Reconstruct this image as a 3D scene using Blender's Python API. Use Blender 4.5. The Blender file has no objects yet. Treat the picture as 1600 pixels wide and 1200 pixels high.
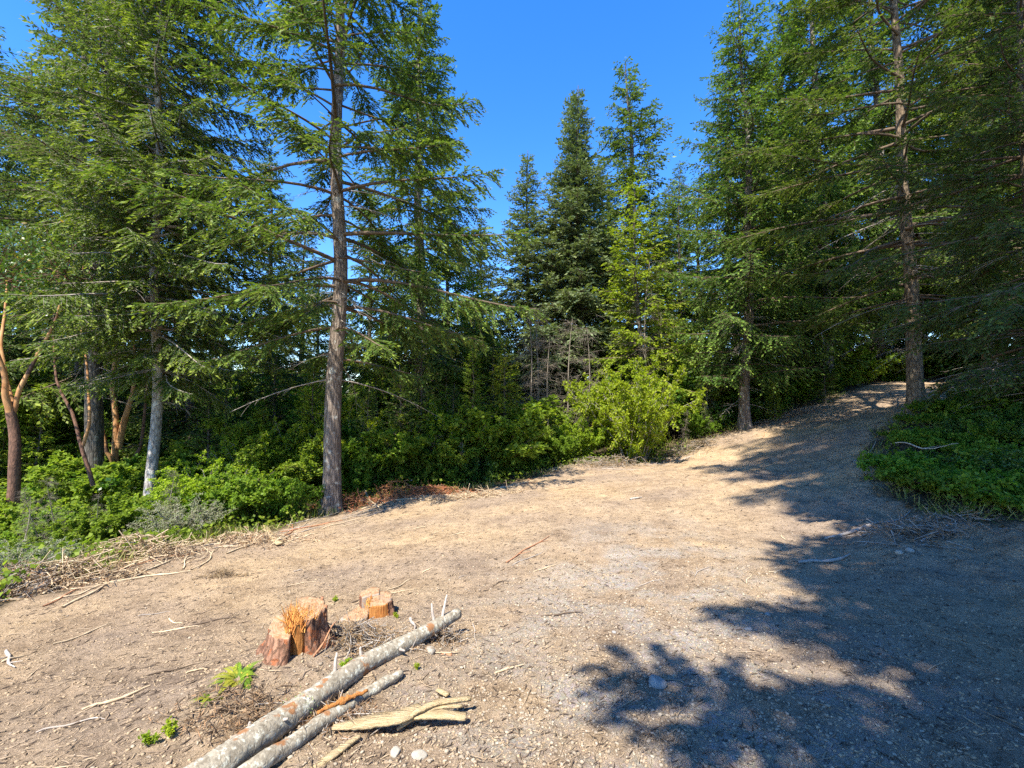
import bpy, math, random
import numpy as np
from mathutils import Vector, Matrix

SC = bpy.context.scene
COL = SC.collection
PI = math.pi

# ------------------------------------------------------------------ camera, world, sun
F = 711.0                       # focal length in pixels of the 1600x1200 photograph
PITCH = math.radians(2.4)
CAMZ = 1.6
cam = bpy.data.cameras.new('camera')
cam.sensor_width = 36.0
cam.lens = 36.0 * F / 1600.0
cam.clip_start = 0.05
cam.clip_end = 3000
camo = bpy.data.objects.new('camera', cam)
COL.objects.link(camo)
camo.location = (0, 0, CAMZ)
camo.rotation_euler = (PI / 2 + PITCH, 0, 0)
SC.camera = camo

SUN_DIR = Vector((-0.30, -0.575, 1.0)).normalized()      # towards the sun
w = bpy.data.worlds.new('World'); SC.world = w; w.use_nodes = True
nt = w.node_tree; nt.nodes.clear()
sky = nt.nodes.new('ShaderNodeTexSky'); sky.sky_type = 'NISHITA'; sky.sun_disc = False
sky.sun_elevation = math.asin(SUN_DIR.z)
sky.sun_rotation = math.atan2(SUN_DIR.x, SUN_DIR.y)
sky.air_density = 1.0; sky.dust_density = 0.1; sky.ozone_density = 3.0
hs = nt.nodes.new('ShaderNodeHueSaturation'); hs.inputs['Saturation'].default_value = 1.34; hs.inputs['Hue'].default_value = 0.51
bg = nt.nodes.new('ShaderNodeBackground'); bg.inputs['Strength'].default_value = 0.145
wo = nt.nodes.new('ShaderNodeOutputWorld')
nt.links.new(sky.outputs[0], hs.inputs['Color']); nt.links.new(hs.outputs[0], bg.inputs[0]); nt.links.new(bg.outputs[0], wo.inputs[0])

sl = bpy.data.lights.new('sun', 'SUN'); sl.energy = 4.6; sl.angle = math.radians(0.55); sl.color = (1.0, 0.93, 0.80)
so = bpy.data.objects.new('sun', sl); COL.objects.link(so)
so.rotation_euler = (-SUN_DIR).to_track_quat('-Z', 'Y').to_euler()
SC.view_settings.view_transform = 'Standard'; SC.view_settings.look = 'None'
SC.view_settings.exposure = 1.5; SC.view_settings.gamma = 1.0
SC.cycles.use_denoising = False
SC.cycles.max_bounces = 6; SC.cycles.diffuse_bounces = 4; SC.cycles.glossy_bounces = 1
SC.cycles.transmission_bounces = 4; SC.cycles.transparent_max_bounces = 4
SC.cycles.sample_clamp_indirect = 4.0

rs = np.random.RandomState(7)
random.seed(7)

# ------------------------------------------------------------------ terrain function
def unproj(px, py, D):
    x = (px - 800) / F; z = (600 - py) / F
    c, s = math.cos(PITCH), math.sin(PITCH)
    vy = c - z * s; vz = s + z * c
    return np.array([x / vy * D, D, CAMZ + vz / vy * D])

CTRL_PX = [  # px, py, depth
    (0,1200,2.0),(400,1200,2.0),(800,1200,2.0),(1200,1200,2.0),(1600,1200,2.0),
    (0,960,4.6),(240,862,7.0),(400,832,8.7),(520,800,10.5),(620,770,12.2),(740,765,12.8),(900,725,14.5),
    (1030,722,14.8),(1100,692,15.8),(1200,655,17.2),(1300,616,19.2),(1400,597,21),(1520,596,20.5),
    (1480,625,15),(1430,642,12.2),(1370,680,10.8),(1360,740,8.0),(1440,778,6.8),(1560,800,5.9),(1600,868,4.9),
    (800,850,6.3),(1100,800,7.6),(1100,735,11.5),(1230,730,11),(800,780,9.6),(500,870,6.6),(1350,900,4.6),(200,1000,3.9),(900,1000,3.3),
    (1300,660,14.5),(1600,660,8.6),(1600,720,7.2)]
CP = [tuple(unproj(*c)) for c in CTRL_PX]
CP += [(-20,22,-3.0),(-10,20,-2.4),(0,26,-1.6),(-30,40,-5),(0,45,-3),(12,34,1.0),(25,30,4.2),(40,50,6),(20,12,2.8),(30,8,4),
       (-12,4,-1.6),(-12,-8,-1.2),(0,-8,0.0),(12,-8,1.8),(7,0,0.55),(25,-12,3.2),(0,-30,0),(-40,0,-4),(0,0,0.0),(-3,0,-.05),(45,0,5),(0,70,-4)]
CP = np.array(CP)
def _u(r2):
    return np.where(r2 > 1e-12, r2 * np.log(np.maximum(r2, 1e-12)) * 0.5, 0)
def _solve():
    n = len(CP); X = CP[:, :2]
    d2 = ((X[:, None] - X[None]) ** 2).sum(-1)
    K = _u(d2) + np.eye(n) * 0.35
    P = np.hstack([np.ones((n, 1)), X])
    A = np.zeros((n + 3, n + 3)); A[:n, :n] = K; A[:n, n:] = P; A[n:, :n] = P.T
    return np.linalg.solve(A, np.concatenate([CP[:, 2], np.zeros(3)]))
TW = _solve()
def _lat(ix, iy, seed):
    h = (ix.astype(np.int64) * 374761393 + iy.astype(np.int64) * 668265263 + seed * 1442695041) & 0xffffffff
    h = ((h ^ (h >> 13)) * 1274126177) & 0xffffffff
    h = h ^ (h >> 16)
    return (h & 0xffff) / 65535.0
def vnoise(x, y, seed=0):
    ix = np.floor(x); iy = np.floor(y); fx = x - ix; fy = y - iy
    fx = fx * fx * (3 - 2 * fx); fy = fy * fy * (3 - 2 * fy)
    a = _lat(ix, iy, seed); b = _lat(ix + 1, iy, seed); c = _lat(ix, iy + 1, seed); d = _lat(ix + 1, iy + 1, seed)
    return (a * (1 - fx) + b * fx) * (1 - fy) + (c * (1 - fx) + d * fx) * fy - 0.5
def sm(a, b, x):
    t = np.clip((x - a) / (b - a), 0, 1); return t * t * (3 - 2 * t)
def gbase(x, y):
    x = np.atleast_1d(np.asarray(x, float)); y = np.atleast_1d(np.asarray(y, float))
    n = len(CP); out = TW[n] + TW[n + 1] * x + TW[n + 2] * y
    for i in range(n):
        out = out + TW[i] * _u((x - CP[i, 0]) ** 2 + (y - CP[i, 1]) ** 2)
    r = np.hypot(x, y - 10)
    wgt = sm(38, 75, r)
    far = -3.0 + 3.5 * np.tanh(x / 60)
    out = np.clip(out, -8, 9)
    return out * (1 - wgt) + far * wgt
MOUND = [(-1.15, 3.0, .45, .06), (-.75, 2.95, .4, .05), (-1.5, 2.35, .5, .03), (5.3, 4.7, .5, .16), (4.7, 5.6, .6, .12), (5.9, 5.5, .7, .15), (-1.33, 2.9, .34, .09), (-1.5, 2.6, .35, .05), (-.95, 3.15, .3, .03)]
def clods(x, y):
    f = 0.035 * vnoise(x * 1.1, y * 1.1, 1) + 0.032 * vnoise(x * 3.1 + y, y * 2.4, 2) + 0.022 * vnoise(x * 8, y * 8, 3)
    f = f + 0.016 * vnoise(x * 19, y * 19, 4)
    u = (x * 0.75 + y * 0.66); v = (-x * 0.66 + y * 0.75)      # machine tracks run up the slope
    f = f + 0.034 * vnoise(u * 1.1, v * 5, 5) * sm(1, 5, np.hypot(x, y))
    rough = 1 + 2.2 * sm(2.6, 5.5, x - 0.10 * y) * (1 - sm(12, 18, y))
    return f * rough
def gfull(x, y):
    x = np.atleast_1d(np.asarray(x, float)); y = np.atleast_1d(np.asarray(y, float))
    g = gbase(x, y) + clods(x, y)
    for (mx, my, mr, mh) in MOUND:
        g = g + mh * np.exp(-((x - mx) ** 2 + (y - my) ** 2) / mr ** 2)
    return g
def gz(x, y): return float(gfull(x, y)[0])
def hit(px, py):
    """point of the ground seen at a pixel of the photograph"""
    D = np.concatenate([np.linspace(1.2, 10, 500), np.linspace(10, 60, 1200)])
    a = unproj(px, py, 1.0); 
    xs = a[0] * D; zs = CAMZ + (a[2] - CAMZ) * D
    d = zs - gfull(xs, D)
    k = np.where(d < 0)[0]
    i = k[0] if len(k) else len(D) - 1
    return float(xs[i]), float(D[i]), float(gz(xs[i], D[i]))

# clearing outline (plan)
EDGE_L = [(0,960),(240,866),(400,836),(520,806),(620,776),(740,768),(900,728),(1030,724),(1100,694),(1200,658),(1300,618),(1390,598)]
EDGE_R = [(1525,597),(1470,630),(1400,650),(1362,690),(1372,745),(1420,785),(1500,806),(1600,815)]
def _pt(px, py):
    D = {}
    return hit(px, py)[:2]
POLY = np.array([(-14, -14), (-9, 1.5)] + [_pt(*p) for p in EDGE_L] + [(17.5, 24), (22, 25), (19, 20.5)] + [_pt(*p) for p in EDGE_R] + [(9, 3.5), (11, -14)])
def sdf(x, y):
    """>0 inside the cleared dirt"""
    x = np.atleast_1d(np.asarray(x, float)); y = np.atleast_1d(np.asarray(y, float))
    ins = np.zeros(x.shape, bool); dm = np.full(x.shape, 1e9)
    n = len(POLY)
    for i in range(n):
        ax, ay = POLY[i]; bx, by = POLY[(i + 1) % n]
        c = (ay > y) != (by > y)
        xi = (bx - ax) * (y - ay) / (by - ay if by != ay else 1e-9) + ax
        ins ^= c & (x < xi)
        L2 = (bx - ax) ** 2 + (by - ay) ** 2 + 1e-12
        t = np.clip(((x - ax) * (bx - ax) + (y - ay) * (by - ay)) / L2, 0, 1)
        dm = np.minimum(dm, np.hypot(x - ax - t * (bx - ax), y - ay - t * (by - ay)))
    return np.where(ins, dm, -dm)

# ------------------------------------------------------------------ mesh helpers
def mesh_np(name, V, Fc, mats, tint=None, smooth=False, midx=None, tint2=None):
    """V (n,3), Fc (m,k) with k = 3 or 4, tint per face"""
    me = bpy.data.meshes.new(name)
    V = np.ascontiguousarray(V, dtype=np.float32); Fc = np.ascontiguousarray(Fc, dtype=np.int32)
    m, k = Fc.shape
    me.vertices.add(len(V)); me.vertices.foreach_set('co', V.ravel())
    me.loops.add(m * k); me.loops.foreach_set('vertex_index', Fc.ravel())
    me.polygons.add(m)
    me.polygons.foreach_set('loop_start', np.arange(0, m * k, k, dtype=np.int32))
    if smooth: me.polygons.foreach_set('use_smooth', np.ones(m, dtype=bool))
    for mt in (mats if isinstance(mats, (list, tuple)) else [mats]): me.materials.append(mt)
    if midx is not None: me.polygons.foreach_set('material_index', np.asarray(midx, dtype=np.int32))
    if tint is not None:
        a = me.attributes.new('tint', 'FLOAT', 'FACE'); a.data.foreach_set('value', np.asarray(tint, dtype=np.float32))
    if tint2 is not None:
        a = me.attributes.new('tip', 'FLOAT', 'FACE'); a.data.foreach_set('value', np.asarray(tint2, dtype=np.float32))
    me.update(calc_edges=True)
    return me
def ob(name, me, parent=None):
    o = bpy.data.objects.new(name, me); COL.objects.link(o)
    if parent is not None: o.parent = parent
    return o
def tag(o, label=None, cat=None, group=None, kind=None):
    if label: o['label'] = label
    if cat: o['category'] = cat
    if group: o['group'] = group
    if kind: o['kind'] = kind
    return o
def empty(name, loc, rz=0.0, sc=1.0):
    o = bpy.data.objects.new(name, None); COL.objects.link(o)
    o.empty_display_size = 0.2
    o.location = loc; o.rotation_euler = (0, 0, rz); o.scale = (sc, sc, sc)
    return o
def dup(root, loc, rz, sc=1.0, label=None, group=None, tilt=(0, 0)):
    r = root.copy(); COL.objects.link(r)
    r.location = loc; r.rotation_euler = (tilt[0], tilt[1], rz); r.scale = (sc, sc, sc) if not isinstance(sc, tuple) else sc
    if label: r['label'] = label
    if group: r['group'] = group
    elif 'group' in r: del r['group']
    for ch in list(root.children):
        c = ch.copy(); COL.objects.link(c); c.parent = r
        for g in ch.children:
            d = g.copy(); COL.objects.link(d); d.parent = c
    return r
def norm(v): return v / (np.linalg.norm(v, axis=-1, keepdims=True) + 1e-9)
def tubes(P, R, S=5, cap=False):
    """P (B,K,3) centre lines, R (B,K) radii -> V, F (quads)"""
    P = np.asarray(P, float); R = np.asarray(R, float)
    B, K, _ = P.shape
    T = np.empty_like(P); T[:, 1:-1] = P[:, 2:] - P[:, :-2]; T[:, 0] = P[:, 1] - P[:, 0]; T[:, -1] = P[:, -1] - P[:, -2]
    T = norm(T)
    mean = norm(P[:, -1] - P[:, 0])
    ref = np.where(np.abs(mean[:, 2:3]) > 0.8, np.array([[1.0, 0, 0]]), np.array([[0, 0, 1.0]]))
    N1 = norm(np.cross(T, ref[:, None, :])); N2 = np.cross(T, N1)
    a = np.arange(S) * 2 * PI / S
    V = P[:, :, None, :] + R[:, :, None, None] * (N1[:, :, None, :] * np.cos(a)[None, None, :, None] + N2[:, :, None, :] * np.sin(a)[None, None, :, None])
    V = V.reshape(-1, 3)
    b = np.arange(B)[:, None, None] * K * S; k = np.arange(K - 1)[None, :, None] * S; s = np.arange(S)[None, None, :]
    s2 = (s + 1) % S
    Fq = np.stack([b + k + s, b + k + s2, b + k + S + s2, b + k + S + s], -1).reshape(-1, 4)
    return V, Fq
def join(parts):
    Vs, Fs, off = [], [], 0
    for V, Fc in parts:
        Vs.append(V); Fs.append(Fc + off); off += len(V)
    return np.vstack(Vs), np.vstack(Fs)
def blades(p, d, n, L, Wd, base=0.15, fold=0.0):
    """leaf-shaped quads: p root, d direction, n normal-ish, L length, Wd half width"""
    d = norm(d); s = norm(np.cross(d, n)); L = np.asarray(L)[:, None]; Wd = np.asarray(Wd)[:, None]
    up = np.cross(s, d)
    m = p + d * L * 0.45
    V = np.stack([p, m + s * Wd + up * Wd * fold, p + d * L, m - s * Wd + up * Wd * fold], 1).reshape(-1, 3)
    Fq = (np.arange(len(p))[:, None] * 4 + np.arange(4)[None])
    return V, Fq

# ------------------------------------------------------------------ materials
def mat(name):
    m = bpy.data.materials.new(name); m.use_nodes = True
    n = m.node_tree; n.nodes.clear()
    return m, n, n.nodes.new('ShaderNodeOutputMaterial')
def N(n, t, **kw):
    x = n.nodes.new(t)
    for k, v in kw.items():
        if k in x.inputs: x.inputs[k].default_value = v
        else: setattr(x, k, v)
    return x
def ramp(n, stops, fac=None):
    r = n.nodes.new('ShaderNodeValToRGB'); cr = r.color_ramp
    while len(cr.elements) < len(stops): cr.elements.new(0.5)
    for e, (p, c) in zip(cr.elements, stops): e.position = p; e.color = (*c, 1)
    if fac is not None: n.links.new(fac, r.inputs[0])
    return r
def mixc(n, a, b, fac, mode='MIX'):
    m = n.nodes.new('ShaderNodeMix'); m.data_type = 'RGBA'; m.blend_type = mode
    for s, v in ((m.inputs[0], fac), (m.inputs[6], a), (m.inputs[7], b)):
        if isinstance(v, (int, float)): s.default_value = v
        elif isinstance(v, tuple): s.default_value = (*v, 1)
        else: n.links.new(v, s)
    return m.outputs[2]
def leafmat(name, c1, c2, tipc, trans=0.35, rough=0.45, objvar=0.12, spec=0.12, trc=(1.25, 1.3, .5)):
    m, n, out = mat(name)
    a = N(n, 'ShaderNodeAttribute', attribute_name='tint'); t = N(n, 'ShaderNodeAttribute', attribute_name='tip')
    c = mixc(n, c1, c2, a.outputs['Fac']); c = mixc(n, c, tipc, t.outputs['Fac'])
    oi = N(n, 'ShaderNodeObjectInfo')
    mr = N(n, 'ShaderNodeMapRange'); mr.inputs['To Min'].default_value = 1 - objvar; mr.inputs['To Max'].default_value = 1 + objvar
    n.links.new(oi.outputs['Random'], mr.inputs['Value'])
    hs = N(n, 'ShaderNodeHueSaturation'); n.links.new(mr.outputs[0], hs.inputs['Value']); n.links.new(c, hs.inputs['Color'])
    mr2 = N(n, 'ShaderNodeMapRange'); mr2.inputs['To Min'].default_value = .485; mr2.inputs['To Max'].default_value = .515
    mt = N(n, 'ShaderNodeMath', operation='FRACT'); mm = N(n, 'ShaderNodeMath', operation='MULTIPLY'); mm.inputs[1].default_value = 7.3
    n.links.new(oi.outputs['Random'], mm.inputs[0]); n.links.new(mm.outputs[0], mt.inputs[0]); n.links.new(mt.outputs[0], mr2.inputs['Value'])
    n.links.new(mr2.outputs[0], hs.inputs['Hue'])
    b = N(n, 'ShaderNodeBsdfPrincipled', Roughness=rough); b.inputs['Specular IOR Level'].default_value = spec
    n.links.new(hs.outputs[0], b.inputs['Base Color'])
    tr = N(n, 'ShaderNodeBsdfTranslucent'); tc = mixc(n, hs.outputs[0], trc, 1.0, 'MULTIPLY'); n.links.new(tc, tr.inputs['Color'])
    ms = N(n, 'ShaderNodeMixShader'); ms.inputs[0].default_value = trans
    n.links.new(b.outputs[0], ms.inputs[1]); n.links.new(tr.outputs[0], ms.inputs[2]); n.links.new(ms.outputs[0], out.inputs[0])
    return m
def barkmat(name, dark, light, scale=(9, 9, 1.6), bump=0.6, lichen=None, dist=0.02, detail=6, patch=None, crack=.75):
    m, n, out = mat(name)
    tc = N(n, 'ShaderNodeTexCoord'); mp = N(n, 'ShaderNodeMapping'); mp.inputs['Scale'].default_value = scale
    n.links.new(tc.outputs['Object'], mp.inputs[0])
    nz = N(n, 'ShaderNodeTexNoise', Scale=1.6, Detail=detail, Roughness=.65); n.links.new(mp.outputs[0], nz.inputs['Vector'])
    vo = N(n, 'ShaderNodeTexVoronoi', Scale=2.2); vo.feature = 'DISTANCE_TO_EDGE'; 
    ad = N(n, 'ShaderNodeMixRGB'); ad.inputs[0].default_value = .35; n.links.new(mp.outputs[0], ad.inputs[1]); n.links.new(nz.outputs['Color'], ad.inputs[2])
    n.links.new(ad.outputs[0], vo.inputs['Vector'])
    r1 = ramp(n, [(.28, dark), (.62, light)], nz.outputs['Fac'])
    r2 = ramp(n, [(0, (.35,) * 3), (.18, (1,) * 3)], vo.outputs['Distance'])
    c = mixc(n, r1.outputs[0], r2.outputs[0], crack, 'MULTIPLY')
    if lichen:
        n2 = N(n, 'ShaderNodeTexNoise', Scale=lichen[1], Detail=5, Roughness=.7); n.links.new(tc.outputs['Object'], n2.inputs['Vector'])
        r3 = ramp(n, [(lichen[2], (0,) * 3), (lichen[2] + .08, (1,) * 3)], n2.outputs['Fac'])
        c = mixc(n, c, lichen[0], r3.outputs[0])
    if patch:
        n3 = N(n, 'ShaderNodeTexNoise', Scale=patch[1], Detail=3); n.links.new(tc.outputs['Object'], n3.inputs['Vector'])
        r4 = ramp(n, [(patch[2], (0,) * 3), (patch[2] + .05, (1,) * 3)], n3.outputs['Fac'])
        c = mixc(n, c, patch[0], r4.outputs[0])
    b = N(n, 'ShaderNodeBsdfPrincipled', Roughness=.9); b.inputs['Specular IOR Level'].default_value = .15
    n.links.new(c, b.inputs['Base Color'])
    mx = N(n, 'ShaderNodeMath', operation='MULTIPLY'); n.links.new(r2.outputs[0], mx.inputs[0]); n.links.new(nz.outputs['Fac'], mx.inputs[1])
    bp = N(n, 'ShaderNodeBump', Strength=bump, Distance=dist); n.links.new(mx.outputs[0], bp.inputs['Height']); n.links.new(bp.outputs[0], b.inputs['Normal'])
    n.links.new(b.outputs[0], out.inputs[0])
    return m
def plainmat(name, c1, c2, scale=6, rough=.85, stretch=(1, 1, 1), bump=.2, tint=False):
    m, n, out = mat(name)
    tc = N(n, 'ShaderNodeTexCoord'); mp = N(n, 'ShaderNodeMapping'); mp.inputs['Scale'].default_value = stretch
    n.links.new(tc.outputs['Object'], mp.inputs[0])
    nz = N(n, 'ShaderNodeTexNoise', Scale=scale, Detail=5, Roughness=.65); n.links.new(mp.outputs[0], nz.inputs['Vector'])
    if tint:
        a = N(n, 'ShaderNodeAttribute', attribute_name='tint'); c = mixc(n, c1, c2, a.outputs['Fac'])
        rr = ramp(n, [(.3, (.75,) * 3), (.7, (1.15,) * 3)], nz.outputs['Fac']); c = mixc(n, c, rr.outputs[0], 1.0, 'MULTIPLY')
    else:
        c = ramp(n, [(.3, c1), (.7, c2)], nz.outputs['Fac']).outputs[0]
    b = N(n, 'ShaderNodeBsdfPrincipled', Roughness=rough); b.inputs['Specular IOR Level'].default_value = .2
    n.links.new(c, b.inputs['Base Color'])
    bp = N(n, 'ShaderNodeBump', Strength=bump, Distance=.02); n.links.new(nz.outputs['Fac'], bp.inputs['Height']); n.links.new(bp.outputs[0], b.inputs['Normal'])
    n.links.new(b.outputs[0], out.inputs[0])
    return m

M = {}
M['fir'] = leafmat('fir_needles', (.055, .105, .022), (.125, .185, .038), (.24, .31, .05), trans=.34, objvar=.16)
M['firblue'] = leafmat('bluish_fir_needles', (.08, .12, .06), (.16, .21, .10), (.22, .26, .11), trans=.25)
M['firlight'] = leafmat('light_green_needles', (.16, .24, .02), (.27, .34, .03), (.36, .40, .05), trans=.4)
M['firdark'] = leafmat('dark_fir_needles', (.06, .105, .03), (.12, .175, .05), (.18, .23, .06), trans=.38)
M['deadneedle'] = leafmat('dead_needles', (.17, .11, .065), (.32, .22, .13), (.36, .20, .10), trans=.15, trc=(1, 1, 1))
M['deadorange'] = leafmat('orange_dead_needles', (.28, .10, .04), (.45, .18, .07), (.5, .2, .08), trans=.15, trc=(1, 1, 1))
M['leafbright'] = leafmat('bright_maple_leaf', (.19, .29, .02), (.34, .41, .035), (.44, .46, .06), trans=.5)
M['leafmid'] = leafmat('green_leaf', (.10, .18, .022), (.23, .33, .04), (.32, .38, .055), trans=.5)
M['leafdark'] = leafmat('dark_glossy_leaf', (.06, .13, .02), (.13, .22, .035), (.2, .27, .045), trans=.4, spec=.5, rough=.35)
M['leafgrey'] = leafmat('grey_green_leaf', (.13, .16, .08), (.24, .26, .15), (.3, .3, .2), trans=.25)
M['madleaf'] = leafmat('madrone_leaf', (.05, .10, .02), (.10, .15, .03), (.3, .2, .05), trans=.3, spec=.5, rough=.35)
M['fern'] = leafmat('fern_frond', (.09, .19, .02), (.20, .30, .03), (.42, .36, .05), trans=.4)
M['grass'] = leafmat('dry_grass', (.13, .19, .03), (.34, .30, .12), (.45, .38, .2), trans=.35)
M['bark'] = barkmat('fir_bark', (.075, .055, .042), (.30, .24, .195), scale=(11, 11, 1.8), bump=.9, dist=.04, lichen=((.36, .35, .31), 5, .56))
M['barkpale'] = barkmat('pale_fir_bark', (.16, .13, .11), (.46, .42, .37), scale=(9, 9, 3.2), bump=.8, lichen=((.50, .49, .45), 4, .52))
M['barkdark'] = barkmat('dark_fir_bark', (.05, .045, .038), (.17, .15, .125), bump=.9, dist=.04, lichen=((.22, .23, .19), 3, .58))
M['barkbrown'] = barkmat('warm_fir_bark', (.09, .065, .045), (.30, .225, .15), scale=(8, 8, 2.5), bump=1, dist=.05, lichen=((.2, .22, .1), 3, .62))
M['madbark'] = barkmat('madrone_bark', (.30, .13, .05), (.52, .30, .14), scale=(3, 3, 1.5), bump=.3, crack=.1, dist=.008, patch=((.10, .06, .045), 2.2, .58))
M['madbarkdark'] = barkmat('old_madrone_bark', (.07, .045, .035), (.22, .12, .08), scale=(16, 16, 6), bump=.7, crack=.35, dist=.01)
M['twig'] = plainmat('grey_twig', (.16, .13, .11), (.38, .34, .29), scale=8)
M['twigmid'] = plainmat('brown_grey_twig', (.11, .09, .07), (.27, .23, .18), scale=8)
M['twigdark'] = plainmat('brown_twig', (.07, .05, .035), (.18, .13, .09), scale=8)
M['stick'] = plainmat('bleached_stick', (.36, .27, .17), (.62, .50, .33), scale=14, stretch=(1, 1, 1))
M['stickgrey'] = plainmat('grey_stick', (.24, .20, .17), (.46, .41, .35), scale=14)
M['stickred'] = plainmat('reddish_stick', (.25, .11, .06), (.42, .22, .12), scale=14)

# ------------------------------------------------------------------ ground sheet
def ground():
    m, n, out = mat('cleared_dirt')
    geo = N(n, 'ShaderNodeNewGeometry'); P = geo.outputs['Position']
    at = N(n, 'ShaderNodeAttribute', attribute_name='dirt'); gr = N(n, 'ShaderNodeAttribute', attribute_name='gravel')
    n1 = N(n, 'ShaderNodeTexNoise', Scale=.55, Detail=4); n.links.new(P, n1.inputs['Vector'])
    n2 = N(n, 'ShaderNodeTexNoise', Scale=9, Detail=8, Roughness=.72); n.links.new(P, n2.inputs['Vector'])
    n3 = N(n, 'ShaderNodeTexNoise', Scale=55, Detail=5, Roughness=.7); n.links.new(P, n3.inputs['Vector'])
    warm = ramp(n, [(.35, (.33, .25, .18)), (.62, (.44, .32, .195))], n1.outputs['Fac'])
    fine = ramp(n, [(.32, (.52, .50, .48)), (.5, (1, 1, 1)), (.72, (1.18, 1.16, 1.12))], n2.outputs['Fac'])
    fin2 = ramp(n, [(.36, (.6, .58, .56)), (.52, (1, 1, 1)), (.7, (1.2, 1.2, 1.2))], n3.outputs['Fac'])
    c = mixc(n, warm.outputs[0], fine.outputs[0], .8, 'MULTIPLY'); c = mixc(n, c, fin2.outputs[0], .8, 'MULTIPLY')
    n6 = N(n, 'ShaderNodeTexNoise', Scale=1.9, Detail=6, Roughness=.6, Distortion=.6); n.links.new(P, n6.inputs['Vector'])
    dr = ramp(n, [(.36, (.80, .78, .77)), (.5, (1, 1, 1)), (.66, (1.07, 1.06, 1.04))], n6.outputs['Fac']); c = mixc(n, c, dr.outputs[0], 1.0, 'MULTIPLY')
    vo = N(n, 'ShaderNodeTexVoronoi', Scale=48); n.links.new(P, vo.inputs['Vector'])
    gcol = N(n, 'ShaderNodeHueSaturation', Saturation=.25); n.links.new(vo.outputs['Color'], gcol.inputs['Color'])
    g2 = mixc(n, gcol.outputs[0], (.42, .35, .27), .78)
    gd = ramp(n, [(.05, (1,) * 3), (.55, (.45,) * 3)], vo.outputs['Distance']); g3 = mixc(n, g2, gd.outputs[0], .6, 'MULTIPLY')
    n5 = N(n, 'ShaderNodeTexNoise', Scale=2.2, Detail=4); n.links.new(P, n5.inputs['Vector'])
    gm = N(n, 'ShaderNodeMath', operation='MULTIPLY'); gr5 = ramp(n, [(.4, (0,) * 3), (.6, (1,) * 3)], n5.outputs['Fac'])
    n.links.new(gr5.outputs[0], gm.inputs[0]); n.links.new(gr.outputs['Fac'], gm.inputs[1])
    c = mixc(n, c, g3, gm.outputs[0])
    ff = ramp(n, [(.3, (.035, .028, .018)), (.55, (.10, .075, .045)), (.75, (.09, .10, .035))], n2.outputs['Fac'])
    c = mixc(n, ff.outputs[0], c, at.outputs['Fac'])
    b = N(n, 'ShaderNodeBsdfPrincipled', Roughness=.95); b.inputs['Specular IOR Level'].default_value = .12
    n.links.new(c, b.inputs['Base Color'])
    b1 = N(n, 'ShaderNodeBump', Strength=1.0, Distance=.06); n.links.new(n2.outputs['Fac'], b1.inputs['Height'])
    b2 = N(n, 'ShaderNodeBump', Strength=1.0, Distance=.016); n.links.new(n3.outputs['Fac'], b2.inputs['Height']); n.links.new(b1.outputs[0], b2.inputs['Normal'])
    n.links.new(b2.outputs[0], b.inputs['Normal']); n.links.new(b.outputs[0], out.inputs[0])
    nx, ny = 880, 900
    a = 1.9
    ux = np.linspace(-math.asinh(500 / a), math.asinh(500 / a), nx); X = a * np.sinh(ux) + 0.3
    uy = np.linspace(-math.asinh(60 / a), math.asinh(600 / a), ny); Y = a * np.sinh(uy) + 2.5
    XX, YY = np.meshgrid(X, Y); x = XX.ravel(); y = YY.ravel()
    z = gbase(x, y)
    near = np.hypot(x, y) < 60
    z2 = gfull(x[near], y[near]); z[near] = z2
    s = np.full(x.shape, -5.0); s[near] = sdf(x[near], y[near])
    s = s + 0.5 * vnoise(x * 1.7, y * 1.7, 9) + 0.35 * vnoise(x * 5, y * 5, 10)
    V = np.stack([x, y, z], 1)
    i = np.arange(ny - 1)[:, None] * nx + np.arange(nx - 1)[None]
    Fq = np.stack([i, i + 1, i + nx + 1, i + nx], -1).reshape(-1, 4)
    me = mesh_np('ground', V, Fq, m, smooth=True)
    d = me.attributes.new('dirt', 'FLOAT', 'POINT'); d.data.foreach_set('value', sm(-.25, .2, s).astype(np.float32))
    g = np.exp(-((x - .6 - .28 * (y - 2)) / 1.5) ** 2) * (1 - sm(4, 9, y))
    d = me.attributes.new('gravel', 'FLOAT', 'POINT'); d.data.foreach_set('value', g.astype(np.float32))
    o = ob('ground', me); tag(o, kind='structure')
ground()
def in_clear(x, y): return sdf(x, y)

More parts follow.
